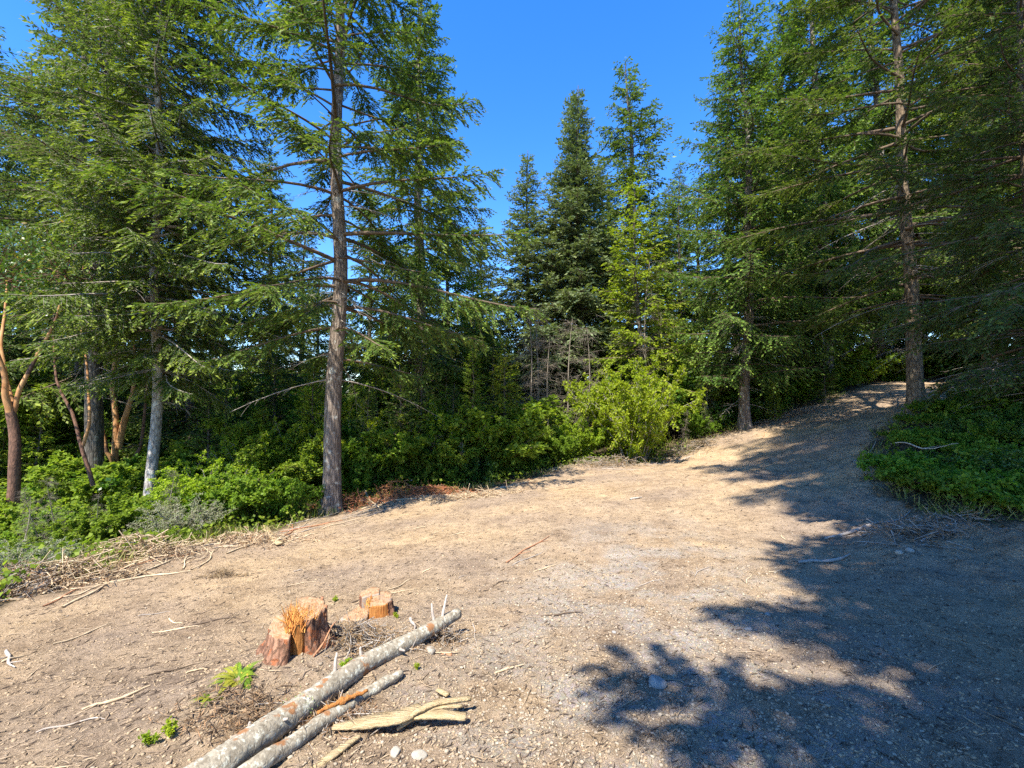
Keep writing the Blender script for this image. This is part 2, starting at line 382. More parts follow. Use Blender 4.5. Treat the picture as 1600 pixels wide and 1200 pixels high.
# ------------------------------------------------------------------ conifers
def trunk_mesh(H, r0, bark, seed, lean=0.0, top=0.012, S=18, step=.22, flare=1.5, bumpy=.06):
    r = np.random.RandomState(seed)
    K = int(H / step) + 2; z = np.linspace(-0.5, H, K); t = np.clip(z / H, 0, 1)
    rad = top + (r0 - top) * (1 - t) ** .85; rad *= 1 + (flare - 1) * np.exp(-np.maximum(z, 0) / .28)
    cx = .10 * np.sin(z * .35 + r.rand() * 6) + .05 * np.sin(z * 1.1 + r.rand() * 6); cy = .10 * np.sin(z * .3 + r.rand() * 6)
    cx -= np.interp(0, z, cx); cy -= np.interp(0, z, cy)
    a = np.arange(S) * 2 * PI / S
    rr = rad[:, None] * (1 + bumpy * np.sin(a * 5 + r.rand() * 6)[None] * np.exp(-np.maximum(z, 0) / .8)[:, None] + bumpy * (r.rand(K, S) - .5))
    V = np.stack([cx[:, None] + rr * np.cos(a), cy[:, None] + rr * np.sin(a), np.repeat(z[:, None], S, 1)], -1).reshape(-1, 3)
    k = np.arange(K - 1)[:, None] * S; s = np.arange(S)[None]; s2 = (s + 1) % S
    Fq = np.stack([k + s, k + s2, k + S + s2, k + S + s], -1).reshape(-1, 4)
    f = lambda zz: (np.interp(zz, z, cx), np.interp(zz, z, cy), np.interp(zz, z, rad))
    return V, Fq, f
def conifer(name, seed, H, r0, base, R, bark, leaf, whorl=.42, per=4.6, droop=.28, up_top=.7, up_low=-.05, bare=.18,
            sprig=(.085, .15), sw=.21, bl_gap=.085, hang=.18, prof=.75, lenvar=.35, tipc=.3, gap=.0, dead=0, deadlo=.6, sides=None, label=None, cat='tree', loc=(0, 0, 0),
            blen=.36, sgap=.05, cross=False, leantop=None):
    r = np.random.RandomState(seed)
    root = empty('conifer_tree', loc)
    V, Fq, tf = trunk_mesh(H, r0, bark, seed)
    ob('trunk', mesh_np('trunk', V, Fq, M[bark], smooth=True), root)
    # live branches
    zs = []; z = base
    while z < H - .25:
        t = (z - base) / (H - base)
        n = max(3, int(round(per * (1.0 if t < .85 else .8) + r.randn() * .7)))
        a0 = r.rand() * 6.28
        for i in range(n):
            if r.rand() < gap: continue
            zs.append((z + r.uniform(-.12, .12) , a0 + i * 2 * PI / n + r.randn() * .25))
        z += whorl * (1 - .5 * t) * r.uniform(.8, 1.2)
    zs = np.array(zs); zb = zs[:, 0]; az = zs[:, 1]; t = np.clip((zb - base) / (H - base), 0, 1)
    L = R * (1 - t) ** prof * (0.55 + .45 * sm(0, .12, t)) * (1 + lenvar * (r.rand(len(t)) * 2 - 1.2)) + .12
    if sides is not None: L *= 1 + sides[1] * np.cos(az - sides[0])
    el = up_low + (up_top - up_low) * t ** 1.2 + r.randn(len(t)) * .08
    B = len(t); K = 9; s = np.linspace(0, 1, K)[None]
    dh = np.stack([np.cos(az), np.sin(az)], -1)
    bx, by, br = tf(zb)
    wob = np.clip(r.randn(B, 1) * .05, -.08, .08)
    px = bx[:, None] + dh[:, :1] * L[:, None] * s - dh[:, 1:] * L[:, None] * wob * np.sin(s * 5 + r.rand(B, 1) * 6)
    py = by[:, None] + dh[:, 1:] * L[:, None] * s + dh[:, :1] * L[:, None] * wob * np.sin(s * 5 + r.rand(B, 1) * 6)
    dr = (droop * (1 - .6 * t))[:, None] * (1 + np.clip(.3 * r.randn(B, 1), -.5, .5))
    pz = zb[:, None] + L[:, None] * (np.tan(el)[:, None] * s - dr * s ** 2 + dr * .45 * s ** 4)
    P = np.stack([px, py, pz], -1)
    rad = (0.006 + .011 * L)[:, None] * (1 - s * .85)
    Vb, Fb = tubes(P, rad, 4)
    bparts = [(Vb, Fb)]
    # branchlets
    nb = np.maximum(4, (L * (1 - bare) / bl_gap).astype(int))
    idx = np.repeat(np.arange(B), nb * 2)
    k = np.concatenate([np.arange(2 * q) for q in nb]); side = np.where(k % 2 == 0, 1.0, -1.0)
    sp = bare + (1 - bare) * ((k // 2) + r.rand(len(k))) / np.repeat(nb, nb * 2); sp = np.clip(sp, 0, .995)
    def along(idx, sp):
        f = sp * (K - 1); i = np.minimum(f.astype(int), K - 2); fr = (f - i)[:, None]
        a = P[idx, i]; b = P[idx, i + 1]
        return a * (1 - fr) + b * fr, norm(b - a)
    p0, td = along(idx, sp)
    Lb = L[idx]; bl = (blen * Lb * (1 - sp) ** .75 * sm(-.3, .35, sp - bare) + .10 + .04 * Lb) * r.uniform(.55, 1.2, len(idx))
    keep = r.rand(len(idx)) > .08; idx, sp, p0, td, bl, side = idx[keep], sp[keep], p0[keep], td[keep], bl[keep], side[keep]
    sv = norm(np.cross(td, np.array([0, 0, 1.0]))) * side[:, None]
    bd = norm(td * .75 + sv * r.uniform(.65, 1.0, len(sv))[:, None] + np.array([0, 0, 1.0]) * (r.randn(len(sv))[:, None] * .24 - hang) + r.randn(len(sv), 3) * .2)
    # sprigs along branchlets
    ns = np.maximum(2, (bl / sgap).astype(int))
    j = np.repeat(np.arange(len(bl)), ns)
    q = np.concatenate([np.arange(v) for v in ns]); u = (q + .6 * r.rand(len(q))) / np.repeat(ns, ns)
    bdj = bd[j]; cur = np.array([0, 0, -1.0]) * (hang * .9 * (u ** 2) * bl[j])[:, None]
    ps = p0[j] + bdj * (u * bl[j])[:, None] + cur
    sd = np.where(q % 2 == 0, 1.0, -1.0) * r.uniform(.3, 1.0, len(q))
    sj = norm(np.cross(bdj, np.array([0, 0, 1.0])))
    d = norm(bdj + sj * sd[:, None] * .85 + np.array([0, 0, 1.0]) * (r.randn(len(q)) * .25 - hang * .6)[:, None])
    Ls = r.uniform(sprig[0], sprig[1], len(q)); nrm = norm(np.array([0, 0, 1.0]) + r.randn(len(q), 3) * .55)
    V1, F1 = blades(ps, d, nrm, Ls, Ls * sw)
    tint = np.clip(r.rand(len(q)) * .5 + .5 * r.rand(B)[idx[j]], 0, 1)
    tip = ((u > .72) & (r.rand(len(q)) < tipc + .25 * sp[j])) * r.uniform(.3, 1, len(q))
    if cross:
        V2, F2 = blades(ps, norm(d + r.randn(len(q), 3) * .2), norm(np.cross(d, nrm) + r.randn(len(q), 3) * .2), Ls * .9, Ls * sw * .8)
        V1, F1 = join([(V1, F1), (V2, F2)]); tint = np.concatenate([tint, tint]); tip = np.concatenate([tip, tip])
    # thin wooden branchlets
    sel = bl > .22
    pb = p0[sel]; bb = bd[sel]; lb = bl[sel][:, None]
    uu = np.array([0, .5, 1.0])
    PB = pb[:, None, :] + bb[:, None, :] * (lb * uu[None])[:, :, None] + np.array([0, 0, -1.0]) * ((hang * .9 * uu[None] ** 2) * lb)[:, :, None]
    Vt, Ft = tubes(PB, np.repeat(np.array([[.005, .004, .002]]), len(pb), 0), 3)
    bparts.append((Vt, Ft))
    # dead branches under the crown
    if dead:
        n = dead; zb = r.uniform(deadlo, base + .25 * (H - base), n); az = r.rand(n) * 6.28; Ld = r.uniform(.3, 1, n) * R * .62
        bx, by, br = tf(zb); s = np.linspace(0, 1, 6)[None]; K2 = 6
        wob = r.randn(n, 1) * .1; e = r.uniform(-.35, .15, n)[:, None]
        P2 = np.stack([bx[:, None] + np.cos(az)[:, None] * Ld[:, None] * s - np.sin(az)[:, None] * Ld[:, None] * wob * s ** 2,
                       by[:, None] + np.sin(az)[:, None] * Ld[:, None] * s + np.cos(az)[:, None] * Ld[:, None] * wob * s ** 2,
                       zb[:, None] + Ld[:, None] * (e * s - .22 * s ** 2)], -1)
        Vd, Fd = tubes(P2, (0.004 + .006 * Ld)[:, None] * (1 - .8 * s), 4)
        m = 9; ii = np.repeat(np.arange(n), m); sq = r.uniform(.25, .98, len(ii)); f = sq * 5; a = np.minimum(f.astype(int), 4); fr = (f - a)[:, None]
        pp = P2[ii, a] * (1 - fr) + P2[ii, a + 1] * fr; dd = norm(P2[ii, a + 1] - P2[ii, a]); sv = np.cross(dd, [0, 0, 1.0]) * np.where(r.rand(len(ii)) < .5, 1, -1)[:, None]
        dd = norm(dd * .7 + sv * .9 + r.randn(len(ii), 3) * .25); ll = r.uniform(.12, .5, len(ii))[:, None, None]
        Pq = pp[:, None] + dd[:, None] * ll * uu[None, :, None] + np.array([0, 0, -1.0]) * (ll * uu[None, :, None] ** 2 * .25)
        Vq, Fq2 = tubes(Pq, np.repeat(np.array([[.004, .003, .0015]]), len(ii), 0), 3)
        ob('dead_branches', mesh_np('dead_branches', *join([(Vd, Fd), (Vq, Fq2)]), M['twig']), root)
    ob('branches', mesh_np('branches', *join(bparts), M['twigdark'] if bark != 'barkpale' else M['twig']), root)
    ob('crown', mesh_np('crown', V1, F1, M[leaf], tint=tint, tint2=tip), root)
    if label: tag(root, label, cat)
    return root
def move(o, loc, rz=0, sc=1.0, tilt=(0, 0)):
    o.location = loc; o.rotation_euler = (tilt[0], tilt[1], rz); o.scale = (sc, sc, sc); return o
def at(px, D):
    """plan position seen in a column of the photograph at a distance, standing on the ground"""
    x = (px - 800) / F * D
    return (x, D, gz(x, D))
def Htop(px, py, D):
    p = unproj(px, py, D); return p[2] - gz(p[0], D)

PROTO = {}
def region(px):
    for lim, w_ in ((0, 'left of the forked madrone'), (130, 'between the forked madrone and the thick dark trunk'), (245, 'behind the pale fir trunk'), (380, 'right of the pale fir trunk'),
                    (520, 'just left of the straight trunk'), (650, 'just right of the straight trunk'), (770, 'left of the gap of sky'), (860, 'under the gap of sky'),
                    (960, 'below the twin narrow firs'), (1100, 'behind the large yellow green bush'), (1230, 'around the tall layered fir'), (1360, 'beside the left border of the track'),
                    (1460, 'at the top of the track'), (9999, 'behind the right bank')):
        if px < lim: return w_
def protos():
    PROTO['tall'] = conifer('tall', 11, 19, .24, 2.6, 3.2, 'bark', 'fir', dead=30, droop=.38, hang=.36, whorl=.55, bl_gap=.062, blen=.3, sw=.22, sgap=.042)
    PROTO['slim'] = conifer('slim', 12, 13.5, .14, 2.8, 2.35, 'barkdark', 'firblue', dead=40, whorl=.34, per=5.2, droop=.15, up_top=.75, blen=.46, bare=.04, prof=1.02, lenvar=.5, gap=.05, hang=.12, sprig=(.10,.17), sw=.22)
    PROTO['dense'] = conifer('dense', 13, 15, .2, 1.4, 2.9, 'barkdark', 'fir', dead=16, droop=.28, hang=.34, prof=.78, sprig=(.10, .17), sgap=.05, whorl=.5, bl_gap=.068, lenvar=.45)
    PROTO['dark'] = conifer('dark', 14, 17, .22, 2.2, 2.9, 'barkdark', 'firdark', dead=26, droop=.35, hang=.25, sprig=(.11, .19), sgap=.066, bl_gap=.1)
    PROTO['low'] = conifer('low', 18, 15, .2, .5, 3.3, 'barkbrown', 'firdark', dead=40, droop=.32, hang=.26, prof=.65, sprig=(.08, .14), sgap=.048, bare=.2, gap=.05)
    PROTO['light'] = conifer('light', 15, 9, .11, .7, 1.9, 'barkdark', 'firlight', dead=10, droop=.15, hang=.25, prof=.7, gap=.05, whorl=.38, sw=.26)
    PROTO['young'] = conifer('young', 16, 5.5, .07, .25, 1.35, 'barkdark', 'fir', dead=0, droop=.1, hang=.15, prof=.9, whorl=.3, up_low=.1)
protos()
USED = set()
def tree(kind, px, D, top=None, label='', rz=None, group=None, name=None, tilt=(0, 0), wide=1.0):
    pr = PROTO[kind]; loc = at(px, D); H0 = {'tall': 19, 'slim': 13.5, 'dense': 15, 'dark': 17, 'light': 9, 'young': 5.5, 'low': 15}[kind]
    s = 1.0 if top is None else Htop(px, top, D) / H0
    rz = rs.rand() * 6.28 if rz is None else rz
    if kind not in USED:
        USED.add(kind); o = pr; o.location = loc; o.rotation_euler = (tilt[0], tilt[1], rz)
    else:
        o = dup(pr, loc, rz, 1.0, tilt=tilt)
    o.scale = (s * wide, s * wide, s)
    tag(o, label, 'tree')
    if group: o['group'] = group
    elif 'group' in o: del o['group']
    return o

# --- the trees that stand out
T = conifer('main', 21, 21, .20, 3.6, 4.0, 'bark', 'fir', deadlo=3.0, dead=26, whorl=.52, per=4.4, droop=.42, hang=.30, bare=.34, gap=.12, up_low=-.02,
            prof=.55, loc=at(520, 10.5), sprig=(.07,.13), sw=.18, sgap=.028, blen=.30, bl_gap=.065, label='tall fir with straight grey brown trunk at the left edge of the dirt')
T.rotation_euler = (0, math.radians(1.0), .6)
T = conifer('left_a', 122, 18, .13, 3.9, 3.0, 'barkpale', 'fir', deadlo=2.8, dead=14, droop=.42, hang=.36, bare=.12, prof=.55, loc=at(238, 11.4), sprig=(.07,.13), sw=.18, sgap=.028, bl_gap=.065, blen=.28, tipc=.6, whorl=.46, per=5.4,
            label='fir with pale silvery trunk rising from the bushes on the left', sides=(-.6, .15))
T.rotation_euler = (0, 0, 1.0)
T = conifer('left_b', 23, 21, .235, 5.6, 2.9, 'barkdark', 'firdark', dead=18, droop=.34, hang=.28, bare=.2, prof=.6, loc=at(150, 12.8), sprig=(.07,.12), sw=.18, sgap=.042,
            label='big fir with thick dark trunk between the madrone and the pale trunk', whorl=.36)
T.rotation_euler = (0, math.radians(1.5), 2.0)
T = conifer('right_near', 24, 17, .185, 3.0, 4.2, 'barkbrown', 'fir', dead=46, whorl=.5, droop=.30, hang=.22, bare=.36, gap=.2, prof=.5, deadlo=1.6, loc=at(1432, 12.2), sprig=(.07,.13), sw=.17, sgap=.030, bl_gap=.075, blen=.3,
            label='fir with brown trunk standing in the green plants beside the dirt track')
T.rotation_euler = (0, math.radians(-1.6), .3)
G13 = conifer('right_mid', 25, 15.3, .18, 1.7, 3.2, 'bark', 'fir', dead=24, whorl=.44, per=4.6, droop=.22, hang=.40, bare=.1, gap=.08, up_low=.1, prof=.72, tipc=.4, loc=at(1163, 16.6),
            label='tall pointed fir with layered drooping branches right of the bright bush')
s = Htop(1163, -12, 16.6) / 15.3; G13.scale = (s, s, s)
tree('tall', 655, 19, -60, 'thick leafy fir just right of the tall straight trunk', rz=1)
tree('slim', 752, 34, 338, 'distant fir tip lowest on the skyline in the left gap of sky')
tree('slim', 832, 22, 234, 'narrow bluish fir with pointed top standing alone in the sky gap', wide=1.05)
tree('slim', 889, 22.5, 142, 'left one of the twin pointed narrow firs', wide=.95)
tree('slim', 913, 21.5, 130, 'right one of the twin pointed narrow firs', wide=.95)
tree('dense', 985, 25, 92, 'fir with the highest pointed tip left of the big right hand firs', wide=1.1)
tree('light', 1000, 18.2, 280, 'yellow green young conifer in front of the highest pointed fir')
tree('dense', 1235, 21, 15, 'fir standing directly behind the tall layered fir')
tree('tall', 1290, 20, -120, 'fir with pale trunk beside the left border of the track')
tree('tall', 1375, 22.5, -150, 'fir with thick grey trunk at the top of the track', rz=2.2)
tree('low', 1700, 11.5, -190, 'dark fir with low sweeping boughs above the right bank', rz=4)
tree('low', 1640, 8.4, -330, 'dark fir at the right edge of the picture with twiggy boughs', rz=.5)
tree('tall', 1550, 18.5, -100, 'dark fir behind the brown trunk beside the track', rz=2)
tree('dense', 1560, 21, -200, 'dense fir closing the end of the track on the right')
tree('dense', 130, 16.5, -130, 'broad fir filling the upper left corner behind the dark trunk', rz=3, wide=.85)
tree('dark', -45, 13.5, 170, 'dark fir at the left edge of the picture', rz=1.2)
tree('dense', 300, 17, 210, 'fir behind the pale trunk with a dense crown')
tree('tall', 415, 21, 240, 'fir between the pale trunk and the tall straight trunk', rz=3.4)
tree('dense', 470, 27, 330, 'lower dark fir seen left of the tall straight trunk')
tree('dense', 570, 26, 300, 'lower dark fir seen right of the tall straight trunk')
tree('dense', 705, 24, 300, 'bushy fir whose right side borders the gap of sky')
tree('light', 735, 21, 430, 'light green conifer at the foot of the gap of sky')
tree('dense', 1070, 24, 250, 'fir filling in between the highest pointed tip and the layered fir', wide=.8)
tree('dense', 940, 27, 250, 'fir just behind the twin narrow firs', wide=.8)

# --- trees deeper in the forest
back = [(-60,24),(20,27),(90,22),(170,25),(230,30),(280,26),(350,30),(430,33),(500,36),(540,31),(610,34),(650,29),(690,37),(860,36),(900,31),(1030,33),(1100,30),(1150,27),(1200,30),(1260,27),(1330,30),(1400,33),(1440,27),(1500,30),(1600,27),(1680,22),(770,38),(800,42),(825,36),(1180,38),(1050,42),(950,44),(860,48)]
tops = {-60: 0, 20: 60, 90: 160, 170: 300, 230: 330, 280: 380, 350: 420, 430: 470, 500: 430, 540: 430, 610: 430, 650: 380, 690: 450, 860: 400, 900: 330, 1030: 300, 770: 540, 800: 590, 825: 570}
for i, (px, D) in enumerate(back):
    top = tops.get(px, 120 if px > 1100 and D < 35 else 300) + rs.randint(-30, 30)
    side = region(px)
    tree(['dark', 'dense', 'dense'][i % 3], px, D, top, 'dark conifer deep in the forest ' + side, group='conifers deep in the forest ' + side)
# --- young conifers of the understorey
yg = [(60,13.5,600),(350,15,600),(430,17,540),(590,17,530),(700,17,560),(770,20,520),(1090,19,520),(1230,18.5,560),(1290,17.8,540),(1210,16.6,590),(1330,21,560)]
for i, (px, D, top) in enumerate(yg):
    tree('young' if i % 3 else 'light', px, D, top, 'young conifer in the understorey ' + region(px), group='young conifers in the understorey ' + region(px))

# --- tall trees beside and behind the photographer that shade the right of the clearing
shade = [(0.6, -3.2, .72, .4), (3.9, -1.0, 1.0, 2.2), (4.9, 0.4, .97, 1.7), (6.6, -4.5, 1.0, 2.9), (3.6, -5.0, .95, 4.0)]
PROTO['high'] = conifer('high', 31, 20, .24, 7.0, 3.6, 'bark', 'firdark', dead=0, droop=.34, hang=.25, sprig=(.12, .2), sgap=.055, bl_gap=.085, sw=.3, whorl=.36, per=5, prof=.6, gap=.32, lenvar=.5)
for i, (x, y, sc, rz) in enumerate(shade):
    o = PROTO['high'] if i == 0 else dup(PROTO['high'], (x, y, gz(x, y)), rz, sc)
    if i == 0: move(o, (x, y, gz(x, y)), rz, sc)
    tag(o, 'tall fir beside the photographer that shades the right of the clearing', 'tree', 'tall firs beside the photographer')

top_fir = conifer('top_fir', 32, 31, .26, 19, 3.4, 'bark', 'firdark', dead=0, droop=.34, hang=.25, sprig=(.14, .22), sgap=.07, bl_gap=.10, sw=.3, whorl=.5, per=5, prof=.6, gap=.25, lenvar=.5, loc=(1.0, -2.3, gz(1.0, -2.3)),
    label='very tall fir behind the photographer whose top shades the upper track')
# ------------------------------------------------------------------ broadleaf shrubs
def shrub(seed, H, R, stems, twigs, leaves, size, leaf, stemmat='twigdark', name='leafy_shrub', low=.12, spread=1.0, asp=.36, arch=.35, bare=.25):
    r = np.random.RandomState(seed); root = empty(name, (0, 0, 0))
    K = 8; s = np.linspace(0, 1, K)[None]
    az = r.rand(stems) * 6.28; rr = np.sqrt(r.rand(stems)) * R; h = H * r.uniform(.6, 1, stems) * (1 - .35 * (rr / R) ** 2)
    b = r.rand(stems) * R * .22
    P = np.stack([np.cos(az)[:, None] * (b[:, None] + rr[:, None] * s ** 1.3), np.sin(az)[:, None] * (b[:, None] + rr[:, None] * s ** 1.3), h[:, None] * (s + arch * s * (1 - s)) - .08], -1)
    P += r.randn(stems, K, 3) * .03 * H * s[..., None]
    V1, F1 = tubes(P, (.006 + .004 * h)[:, None] * (1 - .8 * s), 4)
    n = stems * twigs; ii = np.repeat(np.arange(stems), twigs); sp = low + (1 - low) * r.rand(n) ** .8
    f = sp * (K - 1); a = np.minimum(f.astype(int), K - 2); fr = (f - a)[:, None]
    p = P[ii, a] * (1 - fr) + P[ii, a + 1] * fr
    d = norm(norm(P[ii, a + 1] - P[ii, a]) * .5 + r.randn(n, 3) * .6 + np.array([0, 0, .15])); tl = r.uniform(.1, .3, n) * H * .55 * (1.1 - sp * .4)
    u = np.array([0, .5, 1.0]); bend = np.array([0, 0, -.25])
    PT = p[:, None] + d[:, None] * (tl[:, None] * u)[..., None] + bend * (tl[:, None] * u ** 2)[..., None]
    V2, F2 = tubes(PT, np.repeat(np.array([[.004, .003, .0015]]) * (H ** .4), n, 0), 3)
    ob('stems', mesh_np('stems', *join([(V1, F1), (V2, F2)]), M[stemmat]), root)
    m = n * leaves; jj = np.repeat(np.arange(n), leaves); q = r.uniform(bare, 1.03, m)
    pl = p[jj] + d[jj] * (tl[jj] * q)[:, None] + bend * (tl[jj] * q ** 2)[:, None]
    pl += r.randn(m, 3) * size * .35
    dl = norm(d[jj] * .4 + r.randn(m, 3) * .7 + np.array([0, 0, -.15])); nn = norm(np.array([0, 0, 1.0]) + r.randn(m, 3) * .45)
    Ls = r.uniform(.6, 1.25, m) * size
    V, Fq = blades(pl, dl, nn, Ls, Ls * asp, fold=.25)
    g = r.rand(n)[jj]
    ob('leaves', mesh_np('leaves', V, Fq, M[leaf], tint=np.clip(.6 * r.rand(m) + .4 * g, 0, 1), tint2=(r.rand(m) < .1) * r.rand(m)), root)
    return root
SH = {
 'bright': (shrub(41, 3.3, 2.2, 46, 26, 26, .085, 'leafbright', 'twig'), 3.3),
 'mid': (shrub(42, 1.6, 1.1, 34, 20, 22, .07, 'leafmid'), 1.6),
 'mid2': (shrub(43, 2.0, 1.2, 30, 22, 24, .085, 'leafmid', arch=.6), 2.0),
 'dark': (shrub(44, 1.2, 1.0, 34, 18, 20, .065, 'leafdark'), 1.2),
 'grey': (shrub(45, 1.0, .8, 60, 22, 9, .035, 'leafgrey', 'twig', asp=.25), 1.0),
 'tree': (shrub(46, 5.5, 2.3, 22, 60, 26, .10, 'leafmid', low=.25), 5.5),
 'ivy': (shrub(47, .55, .9, 60, 16, 15, .06, 'leafmid', low=.05, asp=.4), .55),
}
SUSED = set()
def bush(kind, px, D, h, label, group=None, wide=1.0, xy=None, rz=None):
    o, H0 = SH[kind]
    loc = at(px, D) if xy is None else (xy[0], xy[1], gz(*xy))
    if kind in SUSED: o = dup(o, loc, 0)
    SUSED.add(kind)
    s = h / H0
    o.location = loc; o.rotation_euler = (0, 0, rs.rand() * 6.28 if rz is None else rz); o.scale = (s * wide, s * wide, s)
    tag(o, label, 'shrub')
    if group: o['group'] = group
    return o
bush('bright', 992, 15.4, 3.9, 'large rounded bright yellow green bush at the far edge of the dirt', rz=.5, wide=.84)
bush('bright', 905, 15.8, 1.7, 'smaller bright green bush at the left foot of the large yellow green bush')
bush('bright', 330, 10.6, 1.7, 'bright green bush just right of the pale fir trunk', wide=1.1)
bush('mid', 270, 9.6, .9, 'leafy bush in front of the pale fir trunk', wide=1.3)
bush('grey', 285, 8.3, .85, 'grey green twiggy bush on the brush line in front of the bright bush', wide=1.1)
bush('mid', 125, 7.6, .75, 'leafy low bush on the brush line right of the leaning dead sapling', wide=1.3)
bush('grey', 40, 6.0, .55, 'low grey bush at the left border of the picture', wide=1.6)
bush('mid', 190, 8.6, 1.0, 'green bush below the dark fir trunk', wide=1.2)
bush('mid2', 400, 9.9, 1.45, 'arching green bush left of the straight trunk', wide=1.1)
bush('mid', 450, 10.0, 1.0, 'low green bush touching the straight trunk on the left')
bush('ivy', 270, 7.5, .3, 'small bright green plant at the edge of the brush line', wide=.7)
bush('mid2', 60, 9.4, 1.4, 'green bush behind the madrone trunk', wide=1.2)
bush('mid', 90, 8.2, .9, 'leafy bush right of the madrone trunk', wide=1.1)
for (px, D, h, wd) in [(425, 12.8, 2.6, .8), (560, 13.6, 3.0, .8), (640, 14.6, 2.6, .9), (715, 15.2, 3.2, .8), (800, 16.5, 2.4, .9)]:
    bush('bright', px, D, h, {560: 'taller ', 640: 'shorter '}.get(px, '') + 'sunlit yellow green sapling at the forest edge ' + region(px), wide=wd)
edge = [(570,12.4,1.2,'mid'),(615,12.9,1.0,'mid2'),(655,13.2,1.2,'mid'),(700,13.4,.95,'mid'),(745,13.9,1.0,'dark'),(790,14.4,1.1,'mid2'),(830,14.6,1.0,'mid'),(870,15.0,1.3,'mid2'),
        (1085,17,1.3,'mid'),(1120,17.6,1.0,'dark'),(1180,17.4,1.0,'dark'),(1215,18.4,1.2,'mid'),(1260,18.8,1.2,'mid2'),(1300,19.8,1.4,'mid'),(1345,21.0,1.3,'bright'),(1390,22.8,1.8,'bright'),(1440,24,1.4,'mid')]
for i, (px, D, h, k) in enumerate(edge):
    g = 'bushes at the edge of the dirt ' + region(px)
    bush(k, px, D, h, g.replace('bushes', 'leafy bush'), g)
under = []
for px in range(-20, 830, 27):
    if 500 < px < 545 or 130 < px < 175 or 220 < px < 255: continue
    D = 12.9 + (px > 380) * .5 + max(0, px - 540) * .0065 + rs.uniform(-.3, .5)
    if rs.rand() < .42:
        tree(['light', 'young'][rs.randint(2)], px, D, rs.uniform(520, 640), 'young conifer at the forest front ' + region(px), group='young conifers at the forest front ' + region(px)); continue
    under.append((px, D, rs.uniform(1.5, 3.4) * (.75 if px < 380 else 1.0), ['tree', 'mid2', 'tree', 'mid'][rs.randint(4)]))
for px in range(-60, 1120, 42):
    for D, h in ((13.6, 2.0), (16.5, 3.0), (20, 3.6)):
        if px > 500: D += 1.8
        if px > 860: D += 2.0
        if px > 900 and D < 18: continue
        under.append((px + rs.uniform(-18, 18), D + rs.uniform(-.9, .9), h * rs.uniform(.6, 1.15), ['mid2', 'dark', 'mid', 'tree', 'mid2'][rs.randint(5)]))
for (px, D, h, k) in under:
    if 0 < px < 40 and D < 11: continue
    dp = 'deep ' if D > 19 else ''
    bush(k, px, D, h, {'mid2': 'arching', 'dark': 'dark glossy', 'mid': 'rounded', 'tree': 'tall'}[k] + ' leafy undergrowth bush ' + dp + region(px), 'undergrowth bushes ' + region(px), wide=1.25)
for i in range(26):
    px = rs.uniform(1080, 1560); D = rs.uniform(21, 30) if px < 1500 else rs.uniform(23, 28)
    bush(['dark', 'mid', 'mid2'][i % 3], px, D, rs.uniform(1, 2.6), ['dark glossy', 'rounded', 'arching'][i % 3] + ' forest bush ' + region(px), 'forest bushes ' + region(px), wide=1.3)
for i, (px, D, h) in enumerate([(420,19,6),(560,21,6.5),(620,19,5.5),(690,22,5),(350,20,6),(480,18,5),(740,23,4),(100,17,6),(20,14,6),(200,18,6),(785,25,4.5),(815,27,4.5),(770,30,5),(840,24,4),(870,27,5)]):
    bush('tree', px, D, h, 'young broadleaf tree with light green leaves ' + region(px), 'young broadleaf trees ' + region(px), wide=.85)
for px in range(-70, 880, 36):
    D = rs.uniform(27, 34)
    bush('tree', px + rs.uniform(-12, 12), D, rs.uniform(7.5, 10.5), 'far leafy tree closing the forest ' + region(px), 'far leafy trees ' + region(px), wide=.9)['category'] = 'tree'
# right bank: low leafy plants
bank = []
tries = 0
while len(bank) < 52 and tries < 4000:
    tries += 1
    px = rs.uniform(1365, 1760); D = rs.uniform(5.6, 12.5); x = (px - 800) / F * D
    if sdf(x, D)[0] < -.55 and all(math.hypot(x - a, D - b) > .42 + .02 * D for a, b in bank) and x < 15:
        bank.append((x, D))
for i, (x, D) in enumerate(bank):
    k = ['ivy', 'ivy', 'dark', 'ivy', 'mid'][i % 5] if D < 9 else 'ivy'
    bush(k, 0, D, rs.uniform(.30, .5) * (1 if k == 'ivy' else 1.25) * (.8 if D > 9 else 1), {'ivy': 'sprawling low', 'dark': 'dark glossy', 'mid': 'taller rounded'}[k] + ' plant on the ' + ('near end' if D < 8 else ('middle' if D < 12 else 'far end')) + ' of the right bank', 'low plants on the right bank', wide=1.15, xy=(x, D))

